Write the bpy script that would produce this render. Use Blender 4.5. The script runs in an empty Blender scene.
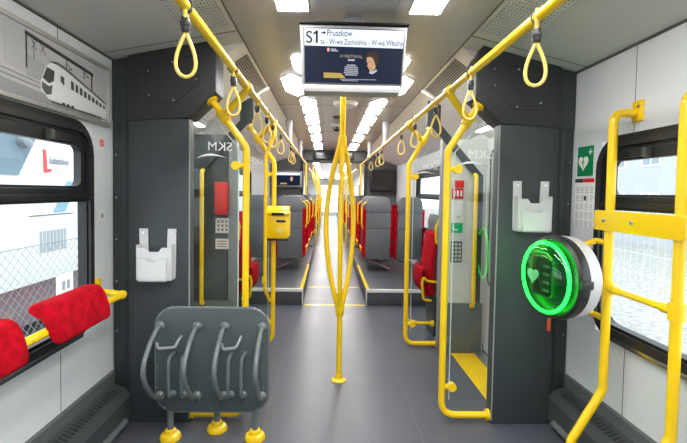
import bpy, bmesh, math, random
from mathutils import Vector, Matrix
random.seed(7)
PI = math.pi
sc = bpy.context.scene
COL = sc.collection

# ------------------------------------------------------------------ materials
MATS = {}
def mat(name, col, rough=.5, metal=0., emit=None, estr=0., noise=0., nscale=40., bump=0., bscale=300., trans=0., ior=1.45, coat=0., alpha=1., spec=.5):
    if name in MATS: return MATS[name]
    m = bpy.data.materials.new(name); m.use_nodes = True
    nt = m.node_tree; b = nt.nodes['Principled BSDF']
    b.inputs['Base Color'].default_value = (*col, 1)
    b.inputs['Roughness'].default_value = rough
    b.inputs['Metallic'].default_value = metal
    b.inputs['IOR'].default_value = ior
    b.inputs['Transmission Weight'].default_value = trans
    b.inputs['Coat Weight'].default_value = coat
    b.inputs['Specular IOR Level'].default_value = spec
    b.inputs['Alpha'].default_value = alpha
    if emit:
        b.inputs['Emission Color'].default_value = (*emit, 1)
        b.inputs['Emission Strength'].default_value = estr
    tc = nt.nodes.new('ShaderNodeTexCoord')
    if noise:
        n = nt.nodes.new('ShaderNodeTexNoise'); n.inputs['Scale'].default_value = nscale; n.inputs['Detail'].default_value = 4
        r = nt.nodes.new('ShaderNodeValToRGB')
        r.color_ramp.elements[0].position = .3; r.color_ramp.elements[1].position = .7
        r.color_ramp.elements[0].color = (*[max(0, c*(1-noise)) for c in col], 1)
        r.color_ramp.elements[1].color = (*[min(1, c*(1+noise)) for c in col], 1)
        nt.links.new(tc.outputs['Object'], n.inputs['Vector']); nt.links.new(n.outputs['Fac'], r.inputs['Fac'])
        nt.links.new(r.outputs['Color'], b.inputs['Base Color'])
    if bump:
        n2 = nt.nodes.new('ShaderNodeTexNoise'); n2.inputs['Scale'].default_value = bscale
        bp = nt.nodes.new('ShaderNodeBump'); bp.inputs['Strength'].default_value = bump; bp.inputs['Distance'].default_value = .002
        nt.links.new(tc.outputs['Object'], n2.inputs['Vector']); nt.links.new(n2.outputs['Fac'], bp.inputs['Height'])
        nt.links.new(bp.outputs['Normal'], b.inputs['Normal'])
    MATS[name] = m
    return m

def glass_mat(name, tint=(1, 1, 1), fac=.92, rough=0.):
    if name in MATS: return MATS[name]
    m = bpy.data.materials.new(name); m.use_nodes = True; nt = m.node_tree
    nt.nodes.clear()
    o = nt.nodes.new('ShaderNodeOutputMaterial'); mx = nt.nodes.new('ShaderNodeMixShader')
    t = nt.nodes.new('ShaderNodeBsdfTransparent'); g = nt.nodes.new('ShaderNodeBsdfGlossy'); fr = nt.nodes.new('ShaderNodeFresnel')
    t.inputs['Color'].default_value = (*tint, 1); g.inputs['Roughness'].default_value = rough; fr.inputs['IOR'].default_value = 1.45
    ge = nt.nodes.new('ShaderNodeNewGeometry'); iv = nt.nodes.new('ShaderNodeMath'); iv.operation = 'SUBTRACT'; iv.inputs[0].default_value = 1
    mu = nt.nodes.new('ShaderNodeMath'); mu.operation = 'MULTIPLY'
    nt.links.new(ge.outputs['Backfacing'], iv.inputs[1]); nt.links.new(iv.outputs[0], mu.inputs[0]); nt.links.new(fr.outputs['Fac'], mu.inputs[1])
    nt.links.new(mu.outputs[0], mx.inputs['Fac']); nt.links.new(t.outputs[0], mx.inputs[1]); nt.links.new(g.outputs[0], mx.inputs[2])
    nt.links.new(mx.outputs[0], o.inputs['Surface'])
    MATS[name] = m
    return m

def emis(name, col, s=1.):
    return mat(name, (0.002, 0.002, 0.002), .6, emit=col, estr=s, spec=.08)

YEL = mat('yellow_powder_coat', (.97, .63, .006), .3, coat=.3, bump=.03)
GREYD = mat('dark_grey_laminate', (.046, .057, .062), .5, noise=.12, nscale=900, bump=.05)
GREYU = mat('charcoal_laminate', (.033, .036, .037), .45, noise=.12, nscale=900, bump=.05)
GREYM = mat('mid_grey_plastic', (.13, .15, .155), .4, bump=.03)
GREYL = mat('light_grey_panel', (.50, .51, .52), .4)
WALLM = mat('white_wall_laminate', (.72, .74, .775), .42, bump=.02)
BLACKR = mat('black_rubber', (.012, .013, .015), .4)
BLACKP = mat('black_plastic', (.02, .02, .022), .35)
ALU = mat('brushed_aluminium', (.55, .56, .57), .3, metal=.9)
STEEL = mat('steel', (.6, .6, .62), .25, metal=1.)
WHITEP = mat('white_plastic', (.66, .67, .68), .4)
OFFW = mat('white_paint', (.82, .82, .82), .4)
RED = mat('red_upholstery', (.42, .003, .012), .95, spec=.12, noise=.28, nscale=26, bump=.15, bscale=500)
SEATG = mat('seat_grey_leatherette', (.15, .155, .17), .5, bump=.05)
SEATD = mat('seat_shell_dark', (.085, .09, .1), .45)
CEILC = mat('ceiling_bronze_panel', (.50, .51, .53), .36, metal=.1)
CEILS = mat('ceiling_silver_panel', (.50, .52, .55), .34, metal=.25)
CEILO = mat('ceiling_grey_panel', (.62, .64, .63), .5)
HEAD = mat('door_header_panel', (.86, .86, .85), .45)
LAMP = emis('lamp_diffuser', (1., .98, .95), 20.)
REDP = mat('red_plastic', (.75, .02, .02), .35)
GREENS = mat('green_sign', (.0, .22, .08), .4)
SILV = mat('silver_plastic', (.26, .26, .27), .45)
GREY_TUBE = mat('grey_powder_coat', (.14, .165, .17), .3, coat=.3)
STRAP = mat('strap_cream_yellow', (.80, .58, .14), .5)
GLASS = glass_mat('clear_glass', (.94, .97, .96))
WGLASS = glass_mat('window_glass', (.93, .97, .98))
SIGNW = mat('sign_white', (.82, .82, .82), .5)
SIGNK = mat('sign_black', (.03, .03, .03), .5)

def floor_mat():
    m = mat('speckled_rubber_floor', (.1, .1, .1), .3)
    nt = m.node_tree; b = nt.nodes['Principled BSDF']
    tc = nt.nodes.new('ShaderNodeTexCoord'); v = nt.nodes.new('ShaderNodeTexNoise'); v.inputs['Scale'].default_value = 420; v.inputs['Detail'].default_value = 2
    r = nt.nodes.new('ShaderNodeValToRGB'); r.color_ramp.elements[0].position = .35; r.color_ramp.elements[1].position = .75
    r.color_ramp.elements[0].color = (.052, .058, .078, 1); r.color_ramp.elements[1].color = (.155, .16, .195, 1)
    n2 = nt.nodes.new('ShaderNodeTexNoise'); n2.inputs['Scale'].default_value = 2.5
    mr = nt.nodes.new('ShaderNodeMapRange'); mr.inputs['To Min'].default_value = .26; mr.inputs['To Max'].default_value = .40
    nt.links.new(tc.outputs['Object'], v.inputs['Vector']); nt.links.new(v.outputs['Fac'], r.inputs['Fac']); nt.links.new(r.outputs['Color'], b.inputs['Base Color'])
    nt.links.new(tc.outputs['Object'], n2.inputs['Vector']); nt.links.new(n2.outputs['Fac'], mr.inputs['Value']); nt.links.new(mr.outputs['Result'], b.inputs['Roughness'])
    return m
FLOOR = floor_mat()

# ------------------------------------------------------------------ mesh builder
class MB:
    def __init__(s): s.bm = bmesh.new()
    def box(s, x0, x1, y0, y1, z0, z1, bev=0., seg=2):
        if x0 > x1: x0, x1 = x1, x0
        if y0 > y1: y0, y1 = y1, y0
        if z0 > z1: z0, z1 = z1, z0
        g = bmesh.ops.create_cube(s.bm, size=1.)
        vs = g['verts']
        for v in vs: v.co = Vector((x0+(v.co.x+.5)*(x1-x0), y0+(v.co.y+.5)*(y1-y0), z0+(v.co.z+.5)*(z1-z0)))
        if bev > 0:
            es = list({e for v in vs for e in v.link_edges})
            bmesh.ops.bevel(s.bm, geom=es, offset=min(bev, .45*min(x1-x0, y1-y0, z1-z0)), segments=seg, affect='EDGES', profile=.5)
        return s
    def prism(s, pts, axis, a, b, bev=0.):
        """pts: 2D outline; axis 'x': pts are (y,z); 'y': (x,z); 'z': (x,y)"""
        def P(p, t):
            return {'x': (t, p[0], p[1]), 'y': (p[0], t, p[1]), 'z': (p[0], p[1], t)}[axis]
        va = [s.bm.verts.new(P(p, a)) for p in pts]; vb = [s.bm.verts.new(P(p, b)) for p in pts]
        n = len(pts)
        fs = [s.bm.faces.new(va), s.bm.faces.new(vb[::-1])]
        for i in range(n): fs.append(s.bm.faces.new((va[i], vb[i], vb[(i+1) % n], va[(i+1) % n])))
        bmesh.ops.recalc_face_normals(s.bm, faces=fs)
        if bev > 0:
            es = list({e for f in fs[:2] for e in f.edges})
            bmesh.ops.bevel(s.bm, geom=es, offset=bev, segments=2, affect='EDGES', profile=.5)
        return s
    def tube(s, pts, r, n=12, closed=False, caps=True, radii=None):
        P = [Vector(p) for p in pts]; N = len(P); rings = []
        T = []
        for i in range(N):
            if closed: t = P[(i+1) % N]-P[i-1]
            else: t = P[min(i+1, N-1)]-P[max(i-1, 0)]
            T.append(t.normalized() if t.length > 1e-9 else Vector((0, 0, 1)))
        up = Vector((0, 0, 1)) if abs(T[0].z) < .9 else Vector((1, 0, 0))
        u = T[0].cross(up).normalized()
        for i in range(N):
            u = (u-T[i]*u.dot(T[i])).normalized(); w = T[i].cross(u)
            rr = radii[i] if radii else r
            rings.append([s.bm.verts.new(P[i]+(u*math.cos(2*PI*k/n)+w*math.sin(2*PI*k/n))*rr) for k in range(n)])
        M = N if closed else N-1
        for i in range(M):
            a, b = rings[i], rings[(i+1) % N]
            for k in range(n): s.bm.faces.new((a[k], a[(k+1) % n], b[(k+1) % n], b[k]))
        if caps and not closed:
            s.bm.faces.new(rings[0][::-1]); s.bm.faces.new(rings[-1])
        return s
    def cyl(s, p, q, r, n=16): return s.tube([p, q], r, n)
    def lathe(s, prof, c, axis='z', n=32, sgn=1):
        """prof: list of (radius, height); revolve about axis through c"""
        c = Vector(c); rings = []
        for (r, h) in prof:
            ring = []
            for k in range(n):
                a = 2*PI*k/n; x, y = r*math.cos(a), r*math.sin(a)
                d = {'z': (x, y, h*sgn), 'x': (h*sgn, x, y), 'y': (x, h*sgn, y)}[axis]
                ring.append(s.bm.verts.new(c+Vector(d)))
            rings.append(ring)
        fs = []
        for a, b in zip(rings, rings[1:]):
            for k in range(n): fs.append(s.bm.faces.new((a[k], a[(k+1) % n], b[(k+1) % n], b[k])))
        if prof[0][0] > 1e-6: fs.append(s.bm.faces.new(rings[0]))
        if prof[-1][0] > 1e-6: fs.append(s.bm.faces.new(rings[-1]))
        bmesh.ops.recalc_face_normals(s.bm, faces=fs)
        return s
    def loft(s, rings):
        R = [[s.bm.verts.new(p) for p in r] for r in rings]; n = len(R[0]); fs = []
        for a, b in zip(R, R[1:]):
            for k in range(n): fs.append(s.bm.faces.new((a[k], a[(k+1) % n], b[(k+1) % n], b[k])))
        fs.append(s.bm.faces.new(R[0][::-1])); fs.append(s.bm.faces.new(R[-1]))
        bmesh.ops.recalc_face_normals(s.bm, faces=fs)
        return s

def rrect(x0, x1, z0, z1, r, n=6):
    out = []
    for cx, cz, a0 in ((x1-r, z1-r, 0), (x0+r, z1-r, 90), (x0+r, z0+r, 180), (x1-r, z0+r, 270)):
        for k in range(n+1):
            a = math.radians(a0+90*k/n); out.append((cx+r*math.cos(a), cz+r*math.sin(a)))
    return out

def fillet(pts, r, n=6):
    P = [Vector(p) for p in pts]; out = [P[0]]
    for i in range(1, len(P)-1):
        a = (P[i-1]-P[i]); b = (P[i+1]-P[i]); la, lb = a.length, b.length
        a.normalize(); b.normalize()
        ang = a.angle(b); d = min(r/math.tan(ang/2), .48*la, .48*lb)
        p0 = P[i]+a*d; p1 = P[i]+b*d
        for k in range(n+1):
            t = k/n; out.append(p0*(1-t)**2+P[i]*2*t*(1-t)+p1*t*t)
    out.append(P[-1])
    return out

ROOT = {}
def clean(o):
    me = o.data
    me.shade_smooth() if hasattr(me, 'shade_smooth') else None
    me.set_sharp_from_angle(angle=math.radians(32))
def obj(name, mb, m, parent=None):
    me = bpy.data.meshes.new(name); 
    if isinstance(mb, MB): mb.bm.to_mesh(me); mb.bm.free()
    else: me = mb; me.name = name
    o = bpy.data.objects.new(name, me); COL.objects.link(o)
    if not me.materials: me.materials.append(m)
    else: me.materials[0] = m
    if parent is None:
        c = sum((Vector(b) for b in o.bound_box), Vector())/8
        c.z = min(b[2] for b in o.bound_box)
        me.transform(Matrix.Translation(-c)); o.location = c
        ROOT[o.name] = c
    else:
        base = ROOT[parent.name]; me.transform(Matrix.Translation(-base)); o.parent = parent; ROOT[o.name] = base
    clean(o)
    return o
def tag(o, label, cat, group=None, kind=None):
    o['label'] = label; o['category'] = cat
    if group: o['group'] = group
    if kind: o['kind'] = kind
    return o
def thing(name, loc, label, cat, group=None):
    o = bpy.data.objects.new(name, None); COL.objects.link(o); o.location = loc; o.empty_display_size = .05
    ROOT[o.name] = Vector(loc)
    return tag(o, label, cat, group)
def struct(name, mb, m, parent=None):
    o = obj(name, mb, m, parent)
    if parent is None: o['kind'] = 'structure'
    return o
def copy_tree(o, parent=None):
    c = o.copy(); COL.objects.link(c); c.parent = parent
    for ch in list(o.children): copy_tree(ch, c)
    return c
def dup(o, loc, label, rotz=None, group=None):
    c = copy_tree(o); c.location = loc
    if rotz is not None: c.rotation_euler = (0, 0, rotz)
    c['label'] = label
    if group: c['group'] = group
    return c

def text(name, body, size, m, parent, origin, xdir, zdir, align='LEFT', ext=.0006, sx=1.):
    cu = bpy.data.curves.new(name, 'FONT'); cu.body = body; cu.size = size; cu.align_x = align; cu.extrude = ext
    t = bpy.data.objects.new(name, cu); COL.objects.link(t)
    bpy.context.view_layer.update()
    me = bpy.data.meshes.new_from_object(t.evaluated_get(bpy.context.evaluated_depsgraph_get()))
    bpy.data.objects.remove(t)
    X = Vector(xdir).normalized(); Z = Vector(zdir).normalized(); N = X.cross(Z)
    M = Matrix((X*sx, Z, N)).transposed().to_4x4(); M.translation = Vector(origin)
    me.transform(M)
    me.materials.clear()
    return obj(name, me, m, parent)

# ------------------------------------------------------------------ camera
f, PPX, PPY = 420., 335.754, 208.124
yaw, pit, roll = math.atan(8/f), math.atan(16/f), .0157
fw = Vector((math.sin(yaw)*math.cos(pit), math.cos(yaw)*math.cos(pit), -math.sin(pit)))
rt = Vector((math.cos(yaw), -math.sin(yaw), 0)); dn = fw.cross(rt)
r2 = rt*math.cos(roll)-dn*math.sin(roll); d2 = rt*math.sin(roll)+dn*math.cos(roll)
cam = bpy.data.cameras.new('camera'); co = bpy.data.objects.new('camera', cam); COL.objects.link(co)
mw = Matrix((r2, -d2, -fw)).transposed().to_4x4(); mw.translation = Vector((-.10, 0, 1.40)); co.matrix_world = mw
cam.sensor_width = 36; cam.lens = f/687*36; cam.shift_x = (343.5-PPX)/687; cam.shift_y = (PPY-221.5)/687
cam.clip_start = .05; cam.clip_end = 300
sc.camera = co

W = 1.38      # half width of the saloon
CX = .04      # ceiling fittings sit a touch right of the floor centre line
YB = -1.8     # rear end of the modelled saloon
YE = 9.1      # end bulkhead
YF = 26.      # far end of the next coach

# ------------------------------------------------------------------ setting
struct('floor', MB().box(-1.5, 1.5, YB, YE+.2, -.06, 0), FLOOR)
struct('floor', MB().box(-1.5, 1.5, YE+.2, YF, -.06, 0), FLOOR)
for x in (-.46, .46):
    struct('trim_1', MB().box(x-.002, x+.002, YB, 5.14, 0, .0006), mat('floor_seam', (.15, .155, .18), .4))
for s in (-1, 1):
    # raised seating platforms with nosing and yellow edge line
    struct('floor', MB().box(s*.40, s*1.375, 5.15, YE, 0, .2, .004), mat('platform_grey', (.07, .075, .085), .4, noise=.2, nscale=400))
    struct('trim_2', MB().box(s*.39, s*1.37, 5.138, 5.165, .165, .206, .003), mat('nosing_grey', (.8, .8, .8), .35))
    struct('trim_2', MB().box(s*.388, s*.402, 5.138, 5.16, .0, .206, .003), MATS['nosing_grey'])
    struct('trim_3', MB().box(s*.39, s*.43, 5.17, 6.9, .2005, .204), YEL)
struct('trim_4', MB().box(-.37, .37, 5.13, 5.18, 0, .0025), YEL)
struct('trim_4', MB().box(-.36, .36, 6.1, 6.15, 0, .0025), YEL)
for s in (-1, 1):
    struct('trim_5', MB().box(s*1.0, s*1.2, 2.655, 3.62, 0, .004), YEL)    # door sill
    struct('trim_5', MB().box(s*1.2, s*1.29, 2.655, 3.62, 0, .012), ALU)

def side_walls():
    zt = 2.2
    for s, nm in ((-1, 'wall_left'), (1, 'wall_right')):
        a, b = s*W, s*(W+.05)
        holes = [(.5, 2.26, .67, 1.70), (4.9, 6.9, .85, 1.72)]
        w = MB()
        y0 = YB
        for (h0, h1, z0, z1) in holes:
            segs = [(y0, h0)] if y0 != YB or True else []
            for (p, q) in segs:
                if p < 2.6 < q:   # leave the doorway open
                    w.box(a, b, p, 2.62, 0, zt); w.box(a, b, 3.66, q, 0, zt); w.box(a, b, 2.62, 3.66, 1.98, zt)
                else: w.box(a, b, p, q, 0, zt)
            w.box(a, b, h0, h1, 0, z0); w.box(a, b, h0, h1, z1, zt)
            y0 = h1
        w.box(a, b, y0, YE, 0, zt)
        struct(nm, w, WALLM)
        # fine joints between wall panels
        j = MB()
        j.box(s*(W-.0008), s*W, 2.022, 2.026, 1.71, 2.17); j.box(s*(W-.0008), s*W, 2.022, 2.026, .3, .67)
        j.box(s*(W-.0008), s*W, 1.1, 1.104, 1.71, 2.17); j.box(s*(W-.0008), s*W, 1.1, 1.104, .3, .67)
        struct('trim_6', j, mat('panel_joint', (.1, .1, .1), .7))
        cj = MB().box(s*(W-.012), s*W, YB, 2.514, (2.150 if s < 0 else 2.130), (2.159 if s < 0 else 2.139)); struct('trim_7', cj, MATS['panel_joint'])
        # skirting: ledge, convector box with slots, pipe
        b1 = MB().prism([(s*W, .235), (s*(W-.012), .235), (s*(W-.012), .30), (s*W, .31)], 'y', YB, 2.514, 0)
        struct('baseboard_left' if s < 0 else 'baseboard_right', b1, mat('skirting_grey', (.12, .13, .135), .4))
        t = thing('convector_heater', (s*1.31, 1.2, .03), ('grey floor convector along the left wall under the red lean pads' if s < 0 else 'grey floor convector along the right wall under the window'), 'heater')
        hb = MB().prism([(s*W, .03), (s*1.265, .03), (s*1.265, .165), (s*1.295, .205), (s*(W-.013), .235), (s*W, .235)], 'y', YB, 2.50)
        obj('casing', hb, mat('convector_grey', (.06, .07, .074), .38, bump=.04), t)
        v = MB()
        dx, dz = (W-.013-1.295), .03
        for k in range(75):
            y = .35+k*.028
            v.prism([(s*(1.305), .2105), (s*(1.36), .2292), (s*(1.36), .2312), (s*1.305, .2125)], 'y', y, y+.013)
        obj('vent_slot', v, BLACKP, t)
        obj('pipe', MB().cyl((s*1.262, YB+.1, .045), (s*1.262, 2.42, .045), .02), mat('pipe_grey', (.16, .17, .18), .35), t)
side_walls()
struct('wall_back', MB().box(-1.5, 1.5, YB-.06, YB, 0, 2.4), WALLM)

# ceiling: flat centre, sloping outer panels
cl, cr = CX-.66, CX+.66
struct('ceiling', MB().box(cl, -.165, YB, YE, 2.30, 2.33), CEILC)
struct('ceiling', MB().box(.165+.06, cr, YB, YE, 2.30, 2.33), CEILC)
struct('ceiling', MB().box(-.163, .223, YB, 3.0, 2.30, 2.33), CEILS)
struct('ceiling', MB().box(-.163, .223, 3.004, YE, 2.30, 2.33), mat('ceiling_pale_panel', (.58, .58, .59), .34, metal=.1))
for s, e in ((-1, cl), (1, cr)):
    zw = 2.158 if s < 0 else 2.138
    struct('ceiling', MB().prism([(e+s*.004, 2.30), (s*W, zw), (s*W, 2.19), (e+s*.004, 2.33)], 'y', YB, 2.62), CEILO)
    # over doors and seats: slope down to the door head
    struct('ceiling', MB().prism([(e+s*.004, 2.30), (e+s*.60, 1.885), (s*W, 1.865), (s*W, 2.2), (e+s*.004, 2.36)], 'y', 2.60, 3.66), HEAD)
    struct('ceiling', MB().prism([(e+s*.004, 2.30), (e+s*.35, 2.12), (s*W, 1.98), (s*W, 2.2), (e+s*.004, 2.36)], 'y', 3.74, YE), HEAD)
for y in (-.6, 1.72, 4.4, 6.3):
    struct('trim_8', MB().box(cl, cr, y-.003, y+.003, 2.2985, 2.30), mat('ceiling_joint', (.16, .15, .14), .6))
for s, e in ((-1, cl), (1, cr)):
    struct('trim_9', MB().box(e-.004, e+.004, YB, YE, 2.2975, 2.30), MATS['ceiling_joint'])

# ------------------------------------------------------------------ windows
def window(n, s, y0, y1, z0, z1, r, zb, glassx):
    """black rubber framed window set in side wall; outer size given; zb = middle bar height"""
    x = s*W
    root = MB()
    # frame ring
    out = rrect(y0-.045, y1+.045, z0-.045, z1+.045, r); inn = rrect(y0+.04, y1-.03, z0+.04, z1-.03, r*.55)
    def ring(mb, A, B, xa, xb):
        n = len(A); a = [mb.bm.verts.new((xa, *p)) for p in A]; b = [mb.bm.verts.new((xa, *p)) for p in B]
        a2 = [mb.bm.verts.new((xb, *p)) for p in A]; b2 = [mb.bm.verts.new((xb, *p)) for p in B]
        fs = []
        for i in range(n):
            j = (i+1) % n
            fs += [mb.bm.faces.new((a[i], a[j], b[j], b[i])), mb.bm.faces.new((a2[i], b2[i], b2[j], a2[j])),
                   mb.bm.faces.new((a[i], a2[i], a2[j], a[j])), mb.bm.faces.new((b[i], b[j], b2[j], b2[i]))]
        bmesh.ops.recalc_face_normals(mb.bm, faces=fs)
    ring(root, out, inn, s*(W-.012), s*(W+.035))
    w = struct(f'window_{n}', root, BLACKR)
    m2 = MB(); ring(m2, rrect(y0-.015, y1+.015, z0-.012, z1+.015, r*.8), rrect(y0+.02, y1-.02, z0+.025, z1-.015, r*.55), s*(W-.028), s*(W-.011))
    obj('window_frame', m2, BLACKP, w)
    obj('transom', MB().box(s*(W-.02), s*(W+.045), y0+.03, y1-.03, zb-.045, zb+.025, .006).box(s*(W-.035), s*(W-.02), y0+.03, y1-.03, zb-.03, zb-.005, .004), BLACKR, w)
    # hopper sash frame on top, with latch
    sash = MB(); ring(sash, rrect(y0+.04, y1-.04, zb+.02, z1-.035, .05), rrect(y0+.07, y1-.07, zb+.035, z1-.085, .04), s*(W-.008), s*(W+.03))
    obj('sash', sash, BLACKR, w)
    obj('latch', MB().box(s*(W-.03), s*(W-.006), y1-.31, y1-.18, z1-.075, z1-.04, .004), BLACKP, w)
    obj('latch', MB().box(s*(W-.04), s*(W-.006), y1-.345, y1-.32, z1-.08, z1-.035, .004), mat('latch_grey', (.08, .08, .07), .4), w)
    if n < 3:
        obj('sill', MB().box(s*(W-.034), s*(W-.01), y0+.1, y1-.1, z0-.035, z0-.012, .004), STEEL, w)
    obj('pane', MB().box(s*(W+.02), s*(W+.026), y0+.02, y1-.02, z0+.02, z1-.02), WGLASS, w)
window(1, -1, .5, 2.26, .67, 1.70, .17, 1.375, 0)
window(2, 1, .5, 2.24, .70, 1.665, .17, 1.375, 0)
window(3, -1, 4.9, 6.9, .85, 1.72, .14, 1.36, 0)
window(4, 1, 4.9, 6.9, .85, 1.72, .14, 1.36, 0)

# ------------------------------------------------------------------ doors
for s, n in ((-1, 1), (1, 2)):
    d = struct(f'door_{n}', MB().box(s*1.30, s*1.345, 2.62, 3.135, .02, 1.96).box(s*1.30, s*1.345, 3.145, 3.66, .02, 1.96), mat('door_leaf_pale', (.68, .69, .69), .35))
    for (p, q) in ((2.70, 3.09), (3.19, 3.59)):
        obj('pane', MB().prism(rrect(p, q, .62, 1.78, .07), 'x', s*1.294, s*1.30), mat('door_glass', (.42, .5, .52), .08, emit=None), d)
        obj('seal', MB().tube([(s*1.296, *t) for t in rrect(p, q, .62, 1.78, .07)], .008, 6, closed=True), BLACKR, d)
    obj('centre_seal', MB().box(s*1.295, s*1.32, 3.13, 3.15, .02, 1.96), BLACKR, d)

# ------------------------------------------------------------------ partition cabinets beside the near doors
for s in (-1, 1):
    side = 'left' if s < 0 else 'right'
    t = thing('partition_cabinet', (s*1.14, 2.54, 0), ('dark grey floor to ceiling partition left of the aisle behind the bicycle rack' if s < 0 else 'dark grey floor to ceiling partition right of the aisle beside the green lit defibrillator'), 'partition')
    obj('body', MB().box(s*.918, s*1.272, 2.495, 2.585, .0, 1.815, .003), GREYD, t)
    up = [(s*1.272, 1.80), (s*.928, 1.822), (s*.764, 1.975), (s*.764, 2.19), (s*.805, 2.276), (s*1.272, 2.176 if s < 0 else 2.158)]
    obj('upper_box', MB().prism(up, 'y', 2.489, 2.67, .004), GREYU, t)
    hatch = [(s*1.185, 1.90), (s*1.0, 1.905), (s*.85, 2.035), (s*.85, 2.15), (s*.885, 2.185), (s*1.155, 2.125), (s*1.185, 2.10)]
    c0 = (sum(p[0] for p in hatch)/7, sum(p[1] for p in hatch)/7)
    obj('hatch', MB().tube([(p[0], 2.4885, p[1]) for p in hatch], .0028, 6, closed=True), BLACKP, t)
    for p in ((1.15, 1.945), (1.01, 1.92), (.875, 2.045), (.87, 2.14), (1.015, 2.14), (1.155, 2.085)):
        obj('screw', MB().cyl((s*p[0], 2.4835, p[1]), (s*p[0], 2.489, p[1]), .006, 10), STEEL, t)
    # pillar strip against the wall
    obj('pillar_strip', MB().box(s*1.274, s*1.376, 2.515, 2.65, .03, 2.12, .008).box(s*1.297, s*1.325, 2.508, 2.518, .03, 1.79, .003).prism([(s*1.376, 2.15 if s < 0 else 2.13), (s*1.274, 2.17 if s < 0 else 2.155), (s*1.274, 1.80), (s*1.376, 1.80)], 'y', 2.512, 2.63), mat('pillar_grey', (.037, .044, .048), .42, bump=.05), t)
    for z in (.55, .85, 1.1, 1.35, 1.6): obj('screw', MB().cyl((s*1.352, 2.510, z), (s*1.352, 2.517, z), .005, 10), STEEL, t)
    obj('edge_profile', MB().cyl((s*.917, 2.495, .02), (s*.917, 2.495, 1.81), .004, 10), mat('edge_grey', (.3, .31, .32), .4), t)
    # literature holder
    px, pz = (-1.10, 1.003) if s < 0 else (1.112, 1.318)
    tx = thing('leaflet_holder', (px, 2.50, pz-.155), ('white plastic leaflet holder screwed to the left partition above the bicycle rack' if s < 0 else 'white plastic leaflet holder screwed to the right partition above the defibrillator'), 'leaflet holder', 'white leaflet holders')
    y = 2.494
    bp = [(px-0.1035, pz-.125), (px+0.1035, pz-.125), (px+0.1080, pz+.165), (px+0.0585, pz+.165), (px+0.0540, pz+.02), (px-0.0540, pz+.02), (px-0.0585, pz+.165), (px-0.1080, pz+.165)]
    obj('back_plate', MB().prism(bp, 'y', y-.007, y), WHITEP, tx)
    ft = [(px-0.0945, pz-.13), (px+0.0945, pz-.13), (px+0.1008, pz+.06), (px+0.0450, pz+.06), (px+0.0270, pz+.035), (px-0.0270, pz+.035), (px-0.0450, pz+.06), (px-0.1008, pz+.06)]
    obj('pocket', MB().prism(ft, 'y', y-.065, y-.058).box(px-0.0945, px+0.0945, y-.065, y, pz-.132, pz-.125).box(px-0.1008, px-0.0945, y-.064, y, pz-.13, pz+.075).box(px+0.0945, px+0.1008, y-.064, y, pz-.13, pz+.075), WHITEP, tx)
    f2 = [(px-0.0765, pz-.13), (px+0.0765, pz-.13), (px+0.0792, pz-.0), (px+0.0360, pz-.0), (px+0.0198, pz-.02), (px-0.0198, pz-.02), (px-0.0360, pz-.0), (px-0.0792, pz-.0)]
    obj('pocket', MB().prism(f2, 'y', y-.092, y-.086).box(px-0.0765, px+0.0765, y-.092, y-.06, pz-.132, pz-.126).box(px-0.0792, px-0.0747, y-.09, y-.06, pz-.13, pz-.0).box(px+0.0747, px+0.0792, y-.09, y-.06, pz-.13, pz-.0), WHITEP, tx)
    for q in (-.084, .084): obj('screw', MB().cyl((px+q, y-.011, pz+.14), (px+q, y-.006, pz+.14), .007, 10), STEEL, tx)

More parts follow.
